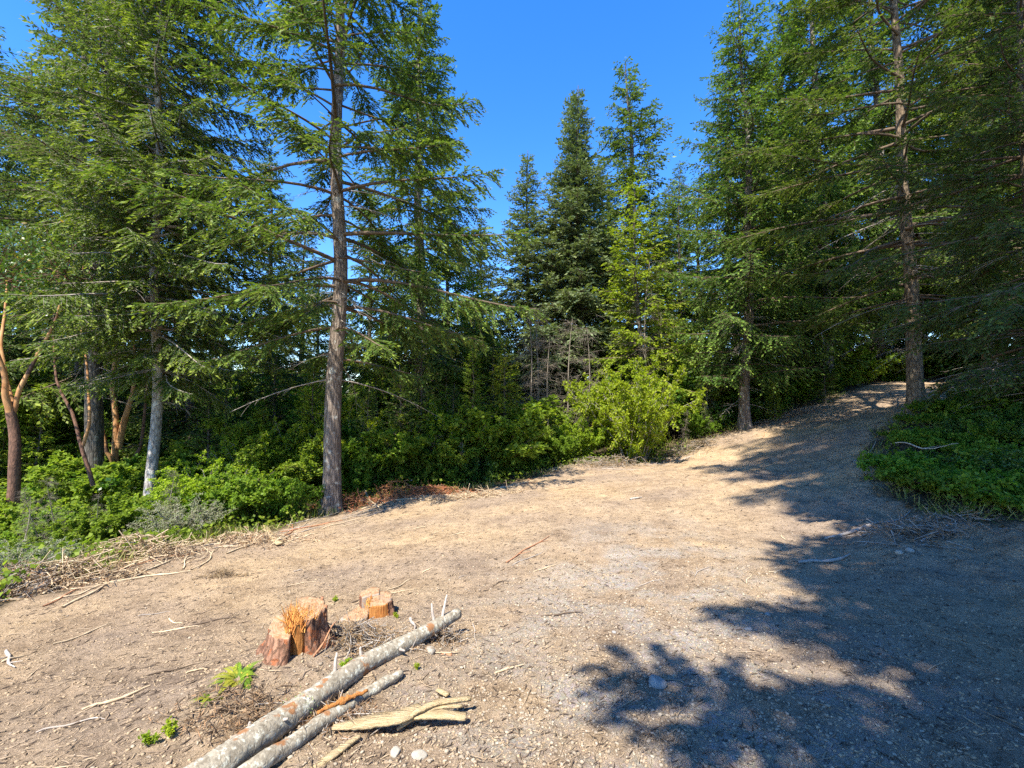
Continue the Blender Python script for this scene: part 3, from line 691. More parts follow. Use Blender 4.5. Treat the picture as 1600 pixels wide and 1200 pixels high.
# ------------------------------------------------------------------ ferns
def fern(seed, n, L, name='fern', rise=.75):
    r = np.random.RandomState(seed); root = empty(name, (0, 0, 0))
    K = 14; s = np.linspace(0, 1, K)
    for i in range(n):
        az = i * 2 * PI / n + r.randn() * .3; l = L * r.uniform(.65, 1.1); e = rise * r.uniform(.6, 1.2)
        dh = np.array([math.cos(az), math.sin(az), 0]); P = dh[None] * (l * s)[:, None] * .9; P[:, 2] = l * (e * s - (e * .9 + .1) * s ** 2)
        sd = np.array([-dh[1], dh[0], 0]); P += sd * (r.randn() * .12 * l * s ** 2)[:, None]
        Vs, Fs = tubes(P[None], (.0035 * (1 - .8 * s))[None], 3)
        m = 26; q = np.repeat(np.linspace(.12, .99, m), 2); sg = np.tile([1.0, -1.0], m)
        pp = np.stack([np.interp(q, s, P[:, c]) for c in range(3)], -1); T = norm(np.gradient(P, axis=0)); tt = np.stack([np.interp(q, s, T[:, c]) for c in range(3)], -1)
        ww = L * .17 * np.sin(np.clip(q * 1.05, 0, 1) * PI) ** .6 * (1.15 - q) + .008
        d = norm(sd * sg[:, None] + tt * .45 + r.randn(2 * m, 3) * .06 - np.array([0, 0, .15])); nn = np.cross(tt, sd)
        V, Fq = blades(pp, d, nn, ww, ww * .17 + .002)
        ti = np.full(2 * m, r.rand()); VV, FF = join([(Vs, Fs), (V, Fq)])
        ob('frond', mesh_np('frond', VV, FF, M['fern'], tint=np.concatenate([np.full(len(Fs), .5), ti]), tint2=np.concatenate([np.zeros(len(Fs)), (r.rand(2 * m) < .08) * 1.0 + (.6 if r.rand() < .2 else 0)]).clip(0, 1)), root)
    return root
FERN = fern(51, 13, .62)
FERN2 = fern(52, 19, .55, rise=1.15)
SPROUT = shrub(53, .5, .3, 7, 5, 7, .10, 'leafbright', name='green_sprout', low=.3)
def put_fern(i, x, y, sc, label, group=None, tilt=(0, 0)):
    o = FERN if i == 0 else dup(FERN, (0, 0, 0), 0)
    o.location = (x, y, gz(x, y)); o.rotation_euler = (tilt[0], tilt[1], rs.rand() * 6.28); o.scale = (sc,) * 3
    tag(o, label, 'fern')
    if group: o['group'] = group
x, y, z = hit(1500, 772); put_fern(0, x, y, 1.15, 'large green fern on the edge of the right bank')
x, y, z = hit(372, 1062); FERN2.location = (x, y, gz(x, y) - .01); FERN2.scale = (.30, .30, .24); FERN2.rotation_euler = (.1, -.2, 1); tag(FERN2, 'yellow green fern at the left foot of the split stump', 'fern')
x, y, z = hit(330, 1090); f2 = dup(FERN2, (x, y, gz(x, y) - .01), 2.5, (.2, .2, .12), label='small yellow fern fallen on the soil between stump and log', tilt=(.2, .1)); f2['category'] = 'fern'
for i, (px, py, sc) in enumerate([(1430, 762, .8), (1560, 788, .9), (1450, 715, .8), (1590, 745, 1.0), (1535, 700, .8), (1480, 740, .6), (1570, 660, .8), (1395, 735, .5)]):
    x, y, z = hit(px, py); put_fern(3 + i, x, y, sc, 'fern among the low plants of the right bank', 'ferns among the plants of the right bank')
for i, (px, py, sc) in enumerate([(270, 1150, .13), (235, 1165, .12), (450, 1140, .08), (650, 1048, .07), (540, 1045, .10), (525, 940, .10), (620, 965, .09)]):
    x, y, z = hit(px, py); o = SPROUT if i == 0 else dup(SPROUT, (0, 0, 0), 0); o.location = (x, y, gz(x, y)); o.rotation_euler = (0, 0, i * 1.1); o.scale = (sc * 1.15,) * 3; tag(o, 'tiny green sprout in the soil around the stumps', 'sprout', 'tiny green sprouts around the stumps')

# ------------------------------------------------------------------ dead grey saplings
def snag(seed, H, r0, n, L, mt='twigmid', name='dead_sapling'):
    r = np.random.RandomState(seed); root = empty(name, (0, 0, 0))
    K = 14; s = np.linspace(0, 1, K); P = np.stack([.02 * H * np.sin(s * 5 + r.rand() * 6) * s, .02 * H * np.sin(s * 4) * s, H * s - .2], -1)
    ob('trunk', mesh_np('trunk', *tubes(P[None], (r0 * (1 - .85 * s))[None], 7), M[mt], smooth=True), root)
    zb = H * r.uniform(.08, .98, n); az = r.rand(n) * 6.28; l = L * r.uniform(.4, 1, n) * (1.1 - .7 * zb / H); q = np.linspace(0, 1, 6)[None]
    e = r.uniform(-.1, .6, n)[:, None]; wb = r.randn(n, 1) * .15
    bx = np.interp(zb, P[:, 2], P[:, 0]); by = np.interp(zb, P[:, 2], P[:, 1])
    Pb = np.stack([bx[:, None] + l[:, None] * (np.cos(az)[:, None] * q - np.sin(az)[:, None] * wb * q ** 2), by[:, None] + l[:, None] * (np.sin(az)[:, None] * q + np.cos(az)[:, None] * wb * q ** 2), zb[:, None] + l[:, None] * (e * q - .25 * q ** 2)], -1)
    parts = [tubes(Pb, (.003 + .006 * l)[:, None] * (1 - .8 * q), 4)]
    m = 14; ii = np.repeat(np.arange(n), m); f = r.uniform(.15, .98, n * m) * 5; a = np.minimum(f.astype(int), 4); fr = (f - a)[:, None]
    pp = Pb[ii, a] * (1 - fr) + Pb[ii, a + 1] * fr; dd = norm(norm(Pb[ii, a + 1] - Pb[ii, a]) * .6 + r.randn(n * m, 3) * .6); ll = r.uniform(.08, .38, n * m)[:, None, None] * L
    u = np.array([0, .5, 1.0])[None, :, None]
    parts.append(tubes(pp[:, None] + dd[:, None] * ll * u - np.array([0, 0, .3]) * ll * u ** 2, np.repeat([[.0035, .003, .0015]], n * m, 0), 3))
    ob('branches', mesh_np('branches', *join(parts), M[mt]), root)
    return root
SN = snag(61, 6.0, .055, 60, 1.3)
for i, (px, D, h, lean) in enumerate([(828,17,6.0,0),(858,16.4,4.8,.04),(884,17.5,5.6,-.05),(915,17,5.0,.06),(845,18.5,6.5,-.05),(1013,17.6,7.5,0),(1035,18.4,5.5,.04),(900,16.6,3.2,.3),(1105,17.5,3.4,.1),(1135,18.6,4.5,-.05),(80,7.8,1.3,.25)]):
    loc = at(px, D)
    o = SN if i == 0 else dup(SN, loc, 0)
    o.location = loc; o.rotation_euler = (0, lean, i * 1.7); o.scale = (h / 6,) * 3
    if px < 200: tag(o, 'dead grey sapling leaning in the brush near the left border', 'dead tree')
    elif px in (1013, 1035): tag(o, 'tall dead grey tree with lichen behind the bright bush', 'dead tree', 'dead trees behind the bright bush')
    elif px > 1050: tag(o, 'dead grey sapling in the shade right of the bright bush', 'dead tree', 'dead saplings right of the bright bush')
    else: tag(o, 'bare grey dead sapling left of the bright bush', 'dead tree', 'dead saplings left of the bright bush')

for i, (px, D, h) in enumerate([(40, 7.0, 1.0), (110, 7.6, 1.3), (160, 8.0, .9), (255, 8.9, 1.2), (300, 8.9, .9), (385, 9.8, 1.1), (590, 12.6, 1.3), (660, 13.2, 1.5), (720, 13.6, 1.2), (800, 14.4, 1.6), (845, 14.8, 1.4), (1060, 15.9, 1.3), (1110, 16.6, 1.2)]):
    o = dup(SN, at(px, D), i * 2.1, h / 6 * 1.15, tilt=(rs.uniform(-.5, .5), rs.uniform(-.5, .5)))
    tag(o, 'small dead grey shoot in the brush ' + region(px), 'dead shoot', 'dead shoots in the brush ' + region(px))
# ------------------------------------------------------------------ madrones with orange bark
def madrone(label, D, limbs, base_px, thick, leaf_ends, bark='madbark', seed=1, nleaf=900):
    r = np.random.RandomState(seed); root = empty('madrone_tree', at(base_px, D)); o0 = np.array(root.location)
    ends = []
    for i, (pts, w0, w1, bk) in enumerate(limbs):
        Q = np.array([unproj(px, py, D + dd) for (px, py, dd) in pts]) - o0
        t = np.linspace(0, 1, len(Q)); tt = np.linspace(0, 1, 16)
        P = np.stack([np.interp(tt, t, Q[:, c]) for c in range(3)], -1); P[1:-1] = (P[:-2] + 2 * P[1:-1] + P[2:]) / 4
        P += np.stack([vnoise(tt * 5 + i * 9, tt * 0 + c, seed) for c in range(3)], -1) * .06
        V, Fq = tubes(P[None], np.linspace(w0, w1, 16)[None], 12)
        ob('trunk' if i == 0 else 'limb', mesh_np('limb', V, Fq, M[bk], smooth=True), root)
        if i: ends.append(P[-1])
    parts, tw = [], []
    for e in ends:
        m = 26; d = norm(r.randn(m, 3) + np.array([0, 0, .6])); l = r.uniform(.5, 1.5, m)
        u = np.array([0, .5, 1.0])[None, :, None]
        tw.append(tubes(e[None, None] + d[:, None] * l[:, None, None] * u, np.repeat([[.012, .008, .003]], m, 0), 4))
        jj = r.randint(0, m, nleaf); q = r.uniform(.35, 1.05, nleaf); p = e + d[jj] * (l[jj] * q)[:, None] + r.randn(nleaf, 3) * .09
        parts.append(blades(p, norm(r.randn(nleaf, 3)), norm(r.randn(nleaf, 3) * .6 + [0, 0, 1]), r.uniform(.07, .12, nleaf), np.full(nleaf, .022)))
    V, Fq = join(parts); ob('twigs', mesh_np('twigs', *join(tw), M['madbarkdark']), root)
    ob('crown', mesh_np('crown', V, Fq, M['madleaf'], tint=r.rand(len(Fq)), tint2=(r.rand(len(Fq)) < .06) * 1.0), root)
    tag(root, label, 'tree')
madrone('forked madrone with orange limbs at the left border', 9.6, [
    ([(20, 850, 0), (18, 780, 0), (22, 700, 0), (17, 640, 0)], .115, .085, 'madbarkdark'),
    ([(17, 650, 0), (38, 600, .1), (62, 545, .2), (88, 495, .3), (100, 430, .4)], .05, .014, 'madbark'),
    ([(16, 645, 0), (8, 600, -.1), (-8, 530, -.2), (-14, 450, -.4)], .07, .016, 'madbark'),
    ([(20, 640, 0), (6, 590, .3), (2, 530, .5), (12, 440, .8)], .07, .016, 'madbark')], 20, .2, 3, seed=2)
madrone('madrone with twisted orange trunk between the dark and pale fir trunks', 13.6, [
    ([(184, 775, 0), (180, 720, 0), (182, 670, 0), (176, 610, 0), (178, 560, .2)], .10, .06, 'madbark'),
    ([(184, 700, 0), (196, 655, 0), (208, 615, 0), (214, 560, .2), (205, 470, .4)], .10, .016, 'madbark'),
    ([(182, 735, 0), (172, 712, -.2), (166, 700, -.3), (150, 640, -.4), (140, 500, -.4)], .07, .03, 'madbark'),
    ([(186, 745, 0), (205, 725, .2), (222, 695, .3), (235, 560, .6)], .08, .03, 'madbarkdark')], 184, .2, 3, seed=3)
madrone('thin dark madrone leaning left of the dark fir trunk', 11.2, [
    ([(145, 760, 0), (132, 700, 0), (112, 645, 0), (88, 600, .1), (80, 500, .3), (95, 400, .5)], .05, .012, 'madbarkdark'),
    ([(130, 695, 0), (142, 660, 0), (138, 600, .2), (120, 480, .3), (130, 400, .4)], .04, .012, 'madbark')], 145, .2, 3, seed=4, nleaf=500)

# ------------------------------------------------------------------ stumps
M['endgrain'] = plainmat('sawn_wood', (.24, .12, .055), (.42, .31, .20), scale=26, bump=.8)
def rings(m):
    n = m.node_tree; b = [x for x in n.nodes if x.type == 'BSDF_PRINCIPLED'][0]; src = b.inputs['Base Color'].links[0].from_socket
    tc = N(n, 'ShaderNodeTexCoord'); wv = N(n, 'ShaderNodeTexWave', Scale=17.0, Distortion=3.5, Detail=3); wv.wave_type = 'RINGS'; wv.rings_direction = 'Z'; n.links.new(tc.outputs['Object'], wv.inputs['Vector'])
    rr = ramp(n, [(.1, (.75, .66, .56)), (.6, (1, 1, 1))], wv.outputs['Fac']); c = mixc(n, src, rr.outputs[0], .6, 'MULTIPLY')
    nz = N(n, 'ShaderNodeTexNoise', Scale=5, Detail=4); n.links.new(tc.outputs['Object'], nz.inputs['Vector']); r2 = ramp(n, [(.52, (0,) * 3), (.62, (1,) * 3)], nz.outputs['Fac'])
    c = mixc(n, c, (.26, .20, .15), r2.outputs[0]); n.links.new(c, b.inputs['Base Color'])
rings(M['endgrain'])
M['orangewood'] = plainmat('orange_split_wood', (.27, .085, .02), (.50, .24, .07), scale=9, stretch=(9, 9, .8), bump=.8)
M['redbark'] = barkmat('stump_bark', (.12, .05, .03), (.34, .19, .12), scale=(14, 14, 5), bump=1, dist=.02, patch=((.30, .11, .05), 14, .54))
M['splinter'] = plainmat('red_orange_splinters', (.50, .15, .03), (.68, .40, .12), scale=12)
M['greywood'] = plainmat('weathered_wood', (.22, .18, .145), (.40, .34, .28), scale=9, stretch=(8, 8, 1), bump=.6)
def block(outline, ztop, tilt, flare, seed, name, parent, bark='redbark', top='endgrain', inner=None, z0=-.12):
    """outline: list of (x, y, is_bark); prism with rough bark, flared foot and a tilted cut top"""
    r = np.random.RandomState(seed); O = []
    n = len(outline)
    for i in range(n):
        a, b = outline[i], outline[(i + 1) % n]; L = math.hypot(b[0] - a[0], b[1] - a[1]); k = max(1, int(L / .012))
        for q in range(k): O.append((a[0] + (b[0] - a[0]) * q / k, a[1] + (b[1] - a[1]) * q / k, a[2]))
    O = np.array(O); m = len(O); zs = np.linspace(0, 1, 18); V = []
    r0n = r.randn(m) * (r.rand(m) < .5)
    nz = r.randn(m) * .004 + .018 * vnoise(np.arange(m) * .16, np.zeros(m), seed + 3)
    for t in zs:
        zt = ztop + tilt[0] * O[:, 0] + tilt[1] * O[:, 1] + .003 * np.abs(r0n); z = z0 + (zt - z0) * t
        f = 1 + flare * np.where(O[:, 2] > 0, 1, .25) * np.exp(-np.maximum(z, 0) / .09) * (1 + .5 * np.sin(np.arctan2(O[:, 1], O[:, 0]) * 5 + seed))
        w = np.where(O[:, 2] > 0, 1, .3) * (nz + r.randn(m) * .003 + .016 * vnoise(np.arange(m) * .35, np.full(m, t * 3), seed))
        rad = np.hypot(O[:, 0], O[:, 1]) + 1e-6
        V.append(np.stack([O[:, 0] * f + w * O[:, 0] / rad, O[:, 1] * f + w * O[:, 1] / rad, z], -1))
    V = np.array(V).reshape(-1, 3); k = np.arange(17)[:, None] * m; s = np.arange(m)[None]; s2 = (s + 1) % m
    Fq = np.stack([k + s, k + s2, k + m + s2, k + m + s], -1).reshape(-1, 4)
    mi = np.tile(np.where(O[:, 2] > 0, 0, 2), 17)
    # top: rings towards the middle
    c = V[-m:].mean(0); V2 = [V]; F2 = [Fq]; last = 17 * m; off = len(V)
    for q, g in enumerate((.8, .55, .3, .02)):
        R = c + (V[-m:] - c) * g + np.stack([np.zeros(m), np.zeros(m), r.randn(m) * .003], -1); V2.append(R)
        F2.append(np.stack([last + s[0], last + s2[0], off + s2[0], off + s[0]], -1)); last = off; off += m; mi = np.concatenate([mi, np.full(m, 1)])
    me = mesh_np(name, np.vstack(V2), np.vstack(F2), [M[bark], M[top], M[inner or 'orangewood']], midx=mi)
    return ob(name, me, parent)
def arc(cx, cy, r, a0, a1, n=14, wob=.05, seed=0):
    rr = np.random.RandomState(seed); return [(cx + r * (1 + wob * (rr.rand() - .5)) * math.cos(a), cy + r * (1 + wob * (rr.rand() - .5)) * math.sin(a), 1) for a in np.linspace(a0, a1, n)]
def spikes(n, x0, x1, y0, y1, z0, h, w, seed, lean=.25, name='splinters', mt='splinter', parent=None):
    r = np.random.RandomState(seed); p = np.stack([r.uniform(x0, x1, n), r.uniform(y0, y1, n), np.full(n, z0)], -1)
    d = norm(np.stack([r.randn(n) * lean, r.randn(n) * lean, np.ones(n)], -1)); L = r.uniform(.4, 1, n) * h
    u = np.array([0, .5, 1.0])[None, :, None]
    V, Fq = tubes(p[:, None] + d[:, None] * L[:, None, None] * u, r.uniform(.6, 1.2, (n, 1)) * w * np.array([[1, .7, .1]]), 4)
    return ob(name, mesh_np(name, V, Fq, M[mt]), parent)
def ribbon(pts, wid, th, nrm=None, seed=0, rag=.1):
    """thin board following a line: closed box strip; wid a list of widths"""
    P = np.array(pts, float); K = 26; t = np.linspace(0, 1, len(P)); tt = np.linspace(0, 1, K)
    P = np.stack([np.interp(tt, t, P[:, c]) for c in range(3)], -1); P[1:-1] = (P[:-2] + 2 * P[1:-1] + P[2:]) / 4
    T = norm(np.gradient(P, axis=0)); up = np.array([0, 0, 1.0]) if nrm is None else np.array(nrm, float)
    S = norm(np.cross(T, up)); U = np.cross(S, T); r = np.random.RandomState(seed)
    w = np.interp(tt, np.linspace(0, 1, len(wid)), wid)[:, None] / 2; wl = w * (1 + rag * r.randn(K, 1)); wr = w * (1 + rag * r.randn(K, 1)); h = th / 2
    V = np.stack([P + S * wl + U * h, P + U * h * 1.5, P - S * wr + U * h, P - S * wr - U * h, P - U * h, P + S * wl - U * h], 1).reshape(-1, 3)
    k = np.arange(K - 1)[:, None] * 6; s = np.arange(6)[None]; s2 = (s + 1) % 6
    Fq = np.stack([k + s, k + s2, k + 6 + s2, k + 6 + s], -1).reshape(-1, 4)
    Fq = np.vstack([Fq, [[0, 5, 4, 1], [1, 4, 3, 2]], np.array([[0, 1, 4, 5], [1, 2, 3, 4]]) + (K - 1) * 6])
    return V, Fq
sx, sy, sz = hit(466, 1006)
st = empty('tree_stump', (sx, sy, sz - .03), math.atan2(-sx, sy)); st.scale = (.76, .76, .80); tag(st, 'split orange stump with torn splinters beside the long grey log', 'stump')
Rr = .19
block(arc(-.01, 0, Rr, 1.62, 4.45, 20, .10, 1) + [(-.052, -.165, 0), (-.045, -.05, 0), (-.012, .02, 0)], .215, (.14, .16), .5, 1, 'lower_block', st)
block([(.045, -.13, 0), (.09, -.155, 0)] + arc(.01, .01, Rr * .95, -.98, 1.66, 20, .10, 2) + [(-.01, .03, 0), (.02, -.06, 0)], .275, (.14, .18), .45, 2, 'upper_block', st, inner='redbark')
for k, (x0, x1, y, h) in enumerate([(-.055, -.03, -.135, .215), (-.033, .005, -.148, .255), (.002, .03, -.140, .265), (.026, .05, -.125, .225)]):
    V, Fq = ribbon([((x0 + x1) / 2, y, -.08), ((x0 + x1) / 2 + .004 * (-1) ** k, y + .006, .1), ((x0 + x1) / 2 - .006, y + .03, h)], [abs(x1 - x0) + .006, abs(x1 - x0) + .004, abs(x1 - x0) * .6], .02, nrm=(0, -1, 0), seed=k, rag=.12)
    ob('wood_slab', mesh_np('wood_slab', V, Fq, M['orangewood']), st)
V, Fq = ribbon([(-.005, -.06, -.05), (-.005, -.05, .12), (-.01, -.045, .235)], [.11] * 3, .15, nrm=(0, -1, 0), seed=9, rag=.05); ob('heartwood', mesh_np('heartwood', V, Fq, M['orangewood']), st)
spikes(130, -.09, .045, -.16, .08, .18, .20, .006, 5, lean=.4, parent=st)
spikes(90, -.05, .14, -.14, .08, .255, .10, .0035, 6, lean=1.0, parent=st)
V, Fq = ribbon([(.185, -.07, -.05), (.195, -.05, .12), (.20, -.03, .30)], [.08, .06, .03], .018, nrm=(1, -.4, 0), seed=4, rag=.2); ob('loose_bark', mesh_np('loose_bark', V, Fq, M['stickred']), st)
V, Fq = ribbon([(.17, .06, .1), (.18, .07, .2), (.175, .08, .33)], [.07, .05, .03], .015, nrm=(1, .2, 0), seed=5, rag=.2); ob('loose_bark', mesh_np('loose_bark', V, Fq, M['stickred']), st)
# second stump
sx, sy, sz = hit(582, 962)
s2 = empty('tree_stump', (sx, sy, sz - .03), math.atan2(-sx, sy)); s2.scale = (.88, .88, .9); tag(s2, 'smaller cut stump behind the split stump near the upper end of the log', 'stump')
block([(-.03, -.10, 0), (.10, -.13, 0)] + arc(.05, 0, .14, -.9, 2.0, 16, .08, 3) + [(-.04, .05, 0)], .17, (.10, .12), .3, 3, 'upper_block', s2, inner='orangewood')
block(arc(-.05, 0, .14, 1.9, 4.5, 14, .12, 4) + [(-.04, -.1, 0), (-.035, .04, 0)], .085, (.15, .10), .5, 4, 'lower_block', s2, bark='greywood', inner='greywood')
spikes(44, -.06, 0.0, -.10, .06, .14, .09, .004, 8, parent=s2)
block(arc(-.02, .10, .11, .6, 2.9, 12, .1, 5) + [(-.1, .06, 0), (.06, .06, 0)], .19, (.1, .1), .2, 6, 'rear_block', s2, inner='greywood')

# ------------------------------------------------------------------ logs, planks
M['logbark'] = barkmat('lichen_grey_bark', (.15, .125, .09), (.34, .30, .23), scale=(26, 26, 18), bump=.6, dist=.006, lichen=((.46, .45, .37), 34, .53), crack=.22, patch=((.26, .13, .06), 10, .61))
M['moss'] = plainmat('green_moss', (.16, .22, .05), (.35, .40, .16), scale=30)
M['palewood'] = plainmat('pale_split_wood', (.36, .25, .12), (.66, .52, .31), scale=7, stretch=(1.6, 14, 14), bump=1.2)
def lift(px, py, h):
    """a point h above the ground, seen at that pixel"""
    best = None
    for D in np.linspace(1.2, 30, 2400):
        p = unproj(px, py, D)
        if p[2] - gbase(p[0], D)[0] < h + .0: best = p; break
    return np.array([best[0], best[1], best[2]])
def tube_line(name, pts, rads, mt, S=14, K=70, bump=.05, seed=1, parent=None, capend=True, capm=None):
    P = np.array(pts, float); t = np.linspace(0, 1, len(P)); tt = np.linspace(0, 1, K)
    P = np.stack([np.interp(tt, t, P[:, c]) for c in range(3)], -1)
    for _ in range(3): P[1:-1] = (P[:-2] + 2 * P[1:-1] + P[2:]) / 4
    P += np.stack([vnoise(tt * 6, tt * 0 + c, seed) for c in range(3)], -1) * .55 * np.mean(rads)
    R = np.interp(tt, np.linspace(0, 1, len(rads)), rads); V, Fq = tubes(P[None], R[None], S)
    c = np.repeat(P, S, 0); r = np.random.RandomState(seed); a = np.tile(np.arange(S), K); kk = np.repeat(np.arange(K), S)
    V = c + (V - c) * (1 + bump * (2.2 * vnoise(a * .8, kk * .35, seed) + r.randn(len(V)) * .35))[:, None]
    mi = np.zeros(len(Fq), int)
    if capend:
        e0, e1 = V[:S].mean(0), V[-S:].mean(0); nV = len(V); V = np.vstack([V, np.repeat(e0[None], S, 0), np.repeat(e1[None], S, 0)])
        s = np.arange(S); s2_ = (s + 1) % S
        Fq = np.vstack([Fq, np.stack([s2_, s, nV + s, nV + s2_], -1), np.stack([nV - S + s, nV - S + s2_, nV + S + s2_, nV + S + s], -1)]); mi = np.concatenate([mi, np.ones(2 * S, int)])
    me = mesh_np(name, V, Fq, [M[mt], M[capm or mt]], smooth=True, midx=mi)
    return ob(name, me, parent), P
lp = [lift(205, 1282, .07), lift(340, 1199, .065), lift(466, 1110, .07), lift(580, 1032, .10), lift(716, 960, .15)]
lg = empty('fallen_log', tuple(lp[1])); tag(lg, 'long pale grey lichen covered log lying diagonally in the foreground', 'log')
o0 = np.array(lg.location)
_, LP = tube_line('stem', [p - o0 for p in lp], [.070, .066, .061, .055, .038], 'logbark', S=22, K=140, seed=3, parent=lg, capm='endgrain')
for k, (i, d, l) in enumerate([(128, (-.25, .3, .8), .10), (131, (.1, .3, .8), .13), (100, (-.3, .2, .9), .05), (86, (-.2, .5, .8), .10), (60, (.6, -.5, .6), .035), (112, (.6, -.6, .2), .04), (50, (-.6, .3, .7), .03)]):
    d = np.array(d) / np.linalg.norm(d); p = LP[i]; tube_line('branch_stub', [p, p + d * (.05 + l * .5), p + d * (.05 + l) + [.01, .0, 0]], [.013, .009, .005], 'stickgrey', S=7, K=8, seed=k, parent=lg)
r_ = np.random.RandomState(4)
mp = LP[70] + norm(r_.randn(300, 3)) * .074 * np.array([1, 1, 1]); mp = mp[(mp[:, 2] > LP[70][2] - .03) & (mp[:, 1] < LP[70][1] + .02)]; mp += r_.randn(len(mp), 3) * .012
V, Fq = blades(mp, norm(r_.randn(len(mp), 3)), norm(r_.randn(len(mp), 3)), np.full(len(mp), .010), np.full(len(mp), .002)); ob('moss_tuft', mesh_np('moss_tuft', V, Fq, M['moss']), lg)
lp2 = [lift(330, 1246, .045), lift(405, 1196, .045), lift(500, 1130, .045), lift(560, 1090, .045), lift(626, 1054, .05)]
lg2 = empty('fallen_log', tuple(lp2[1])); tag(lg2, 'thin grey log with a scraped orange patch lying beside the long log', 'log'); o0 = np.array(lg2.location)
tube_line('stem', [p - o0 for p in lp2[:4]], [.037, .037, .034, .031], 'logbark', S=16, K=80, seed=5, parent=lg2, capm='orangewood')
tube_line('stem', [p - o0 for p in (lp2[3], (lp2[3] + lp2[4]) / 2, lp2[4])], [.031, .030, .022], 'logbark', S=16, K=40, seed=6, parent=lg2, capm='orangewood')
c = (lp2[2] * .45 + lp2[3] * .55) - o0
V, Fq = ribbon([c + [-.09, -.085, .034], c + [0, 0, .040], c + [.10, .09, .032]], [.012, .03, .012], .012, nrm=(.4, -.5, .8), seed=3, rag=.3); ob('scraped_patch', mesh_np('scraped_patch', V, Fq, M['orangewood']), lg2)
def board(pxs, wid, th, label, mt='palewood', seed=0, h=None, name='split_board'):
    pts = [lift(a, b, c) for (a, b, c) in pxs]; o0 = pts[0].copy()
    V, Fq = ribbon([p - o0 for p in pts], wid, th, seed=seed, rag=.05)
    o = ob(name, mesh_np(name, V, Fq, M[mt])); o.location = tuple(o0); tag(o, label, 'board'); return o
board([(520, 1137, .03), (570, 1129, .05), (625, 1120, .06), (660, 1105, .055)], [.03, .085, .095, .07], .012, 'broad pale splintered board beside the thin log', seed=1)
board([(625, 1134, .03), (650, 1112, .07), (680, 1098, .08), (735, 1091, .06)], [.015, .03, .035, .03], .012, 'curved pale strip of wood crossing the broad splintered board', seed=2)
board([(648, 1120, .05), (690, 1116, .05), (728, 1120, .04)], [.035, .06, .05], .012, 'short pale board under the end of the curved strip', seed=3)
board([(620, 1140, .02), (650, 1120, .05), (680, 1106, .06), (722, 1103, .05)], [.01, .02, .02, .02], .01, 'thin pale strip beside the curved strip', seed=4)
board([(470, 1215, .02), (520, 1180, .03), (562, 1150, .03)], [.02, .04, .02], .012, 'greenish pale board at the bottom of the picture below the thin log', seed=5)
board([(684, 1078, .02), (700, 1086, .02)], [.03, .03], .012, 'small pale chip of wood above the curved strip', seed=6)
board([(412, 822, .05), (425, 838, .04), (437, 850, .02)], [.10, .12, .10], .03, 'short pale plank at the brush line left of the straight trunk', seed=7)
board([(640, 1026, .03), (672, 1022, .03), (706, 1024, .02)], [.015, .03, .02], .015, 'brown broken stick of wood under the upper end of the log', seed=8, mt='stickred', name='broken_stick')
# ------------------------------------------------------------------ sticks
def stick(p0, p1, w, mt, label, group=None, seed=0, bend=.04, lift0=0.0, lift1=0.0, name='stick', forks=0):
    a = hit(*p0) if len(p0) == 2 else p0; b = hit(*p1) if len(p1) == 2 else p1
    a = np.array(a); b = np.array(b); K = 12; t = np.linspace(0, 1, K)[:, None]; P = a + (b - a) * t
    L = np.linalg.norm(b - a); sd = norm(np.cross((b - a)[None], [[0, 0, 1.0]]))[0]; r = np.random.RandomState(seed)
    P += sd * (np.sin(t * PI) * r.randn() * bend * L + .3 * bend * L * np.sin(t * 9 + r.rand() * 6)) 
    hh = gfull(P[:, 0], P[:, 1]) + w * .6 + (lift0 * (1 - t[:, 0]) + lift1 * t[:, 0])
    P[:, 2] = np.maximum(hh, hh.mean() * .0 + hh) ; P[1:-1, 2] = (P[:-2, 2] + P[1:-1, 2] + P[2:, 2]) / 3 + .004
    o0 = P[0].copy(); parts = [tubes((P - o0)[None], (w * (.65 + .5 * np.sin(t[:, 0] * PI * .9 + .3)) * (1 - .45 * t[:, 0]) * (1 + .15 * r.randn(K)))[None], 6)]
    for f in range(forks):
        k = r.randint(3, 10); d = norm(((b - a) / L + sd * r.choice([-1, 1]) * r.uniform(.4, 1) + np.array([0, 0, r.uniform(0, .5)]))[None])[0]; l = L * r.uniform(.15, .35)
        u = np.linspace(0, 1, 5)[:, None]; parts.append(tubes(((P[k] - o0) + d * l * u)[None], (w * .5 * (1 - .7 * u[:, 0]))[None], 4))
    V, Fq = join(parts); o = ob(name, mesh_np(name, V, Fq, M[mt], smooth=True)); o.location = tuple(o0)
    tag(o, label, 'stick', group); return o
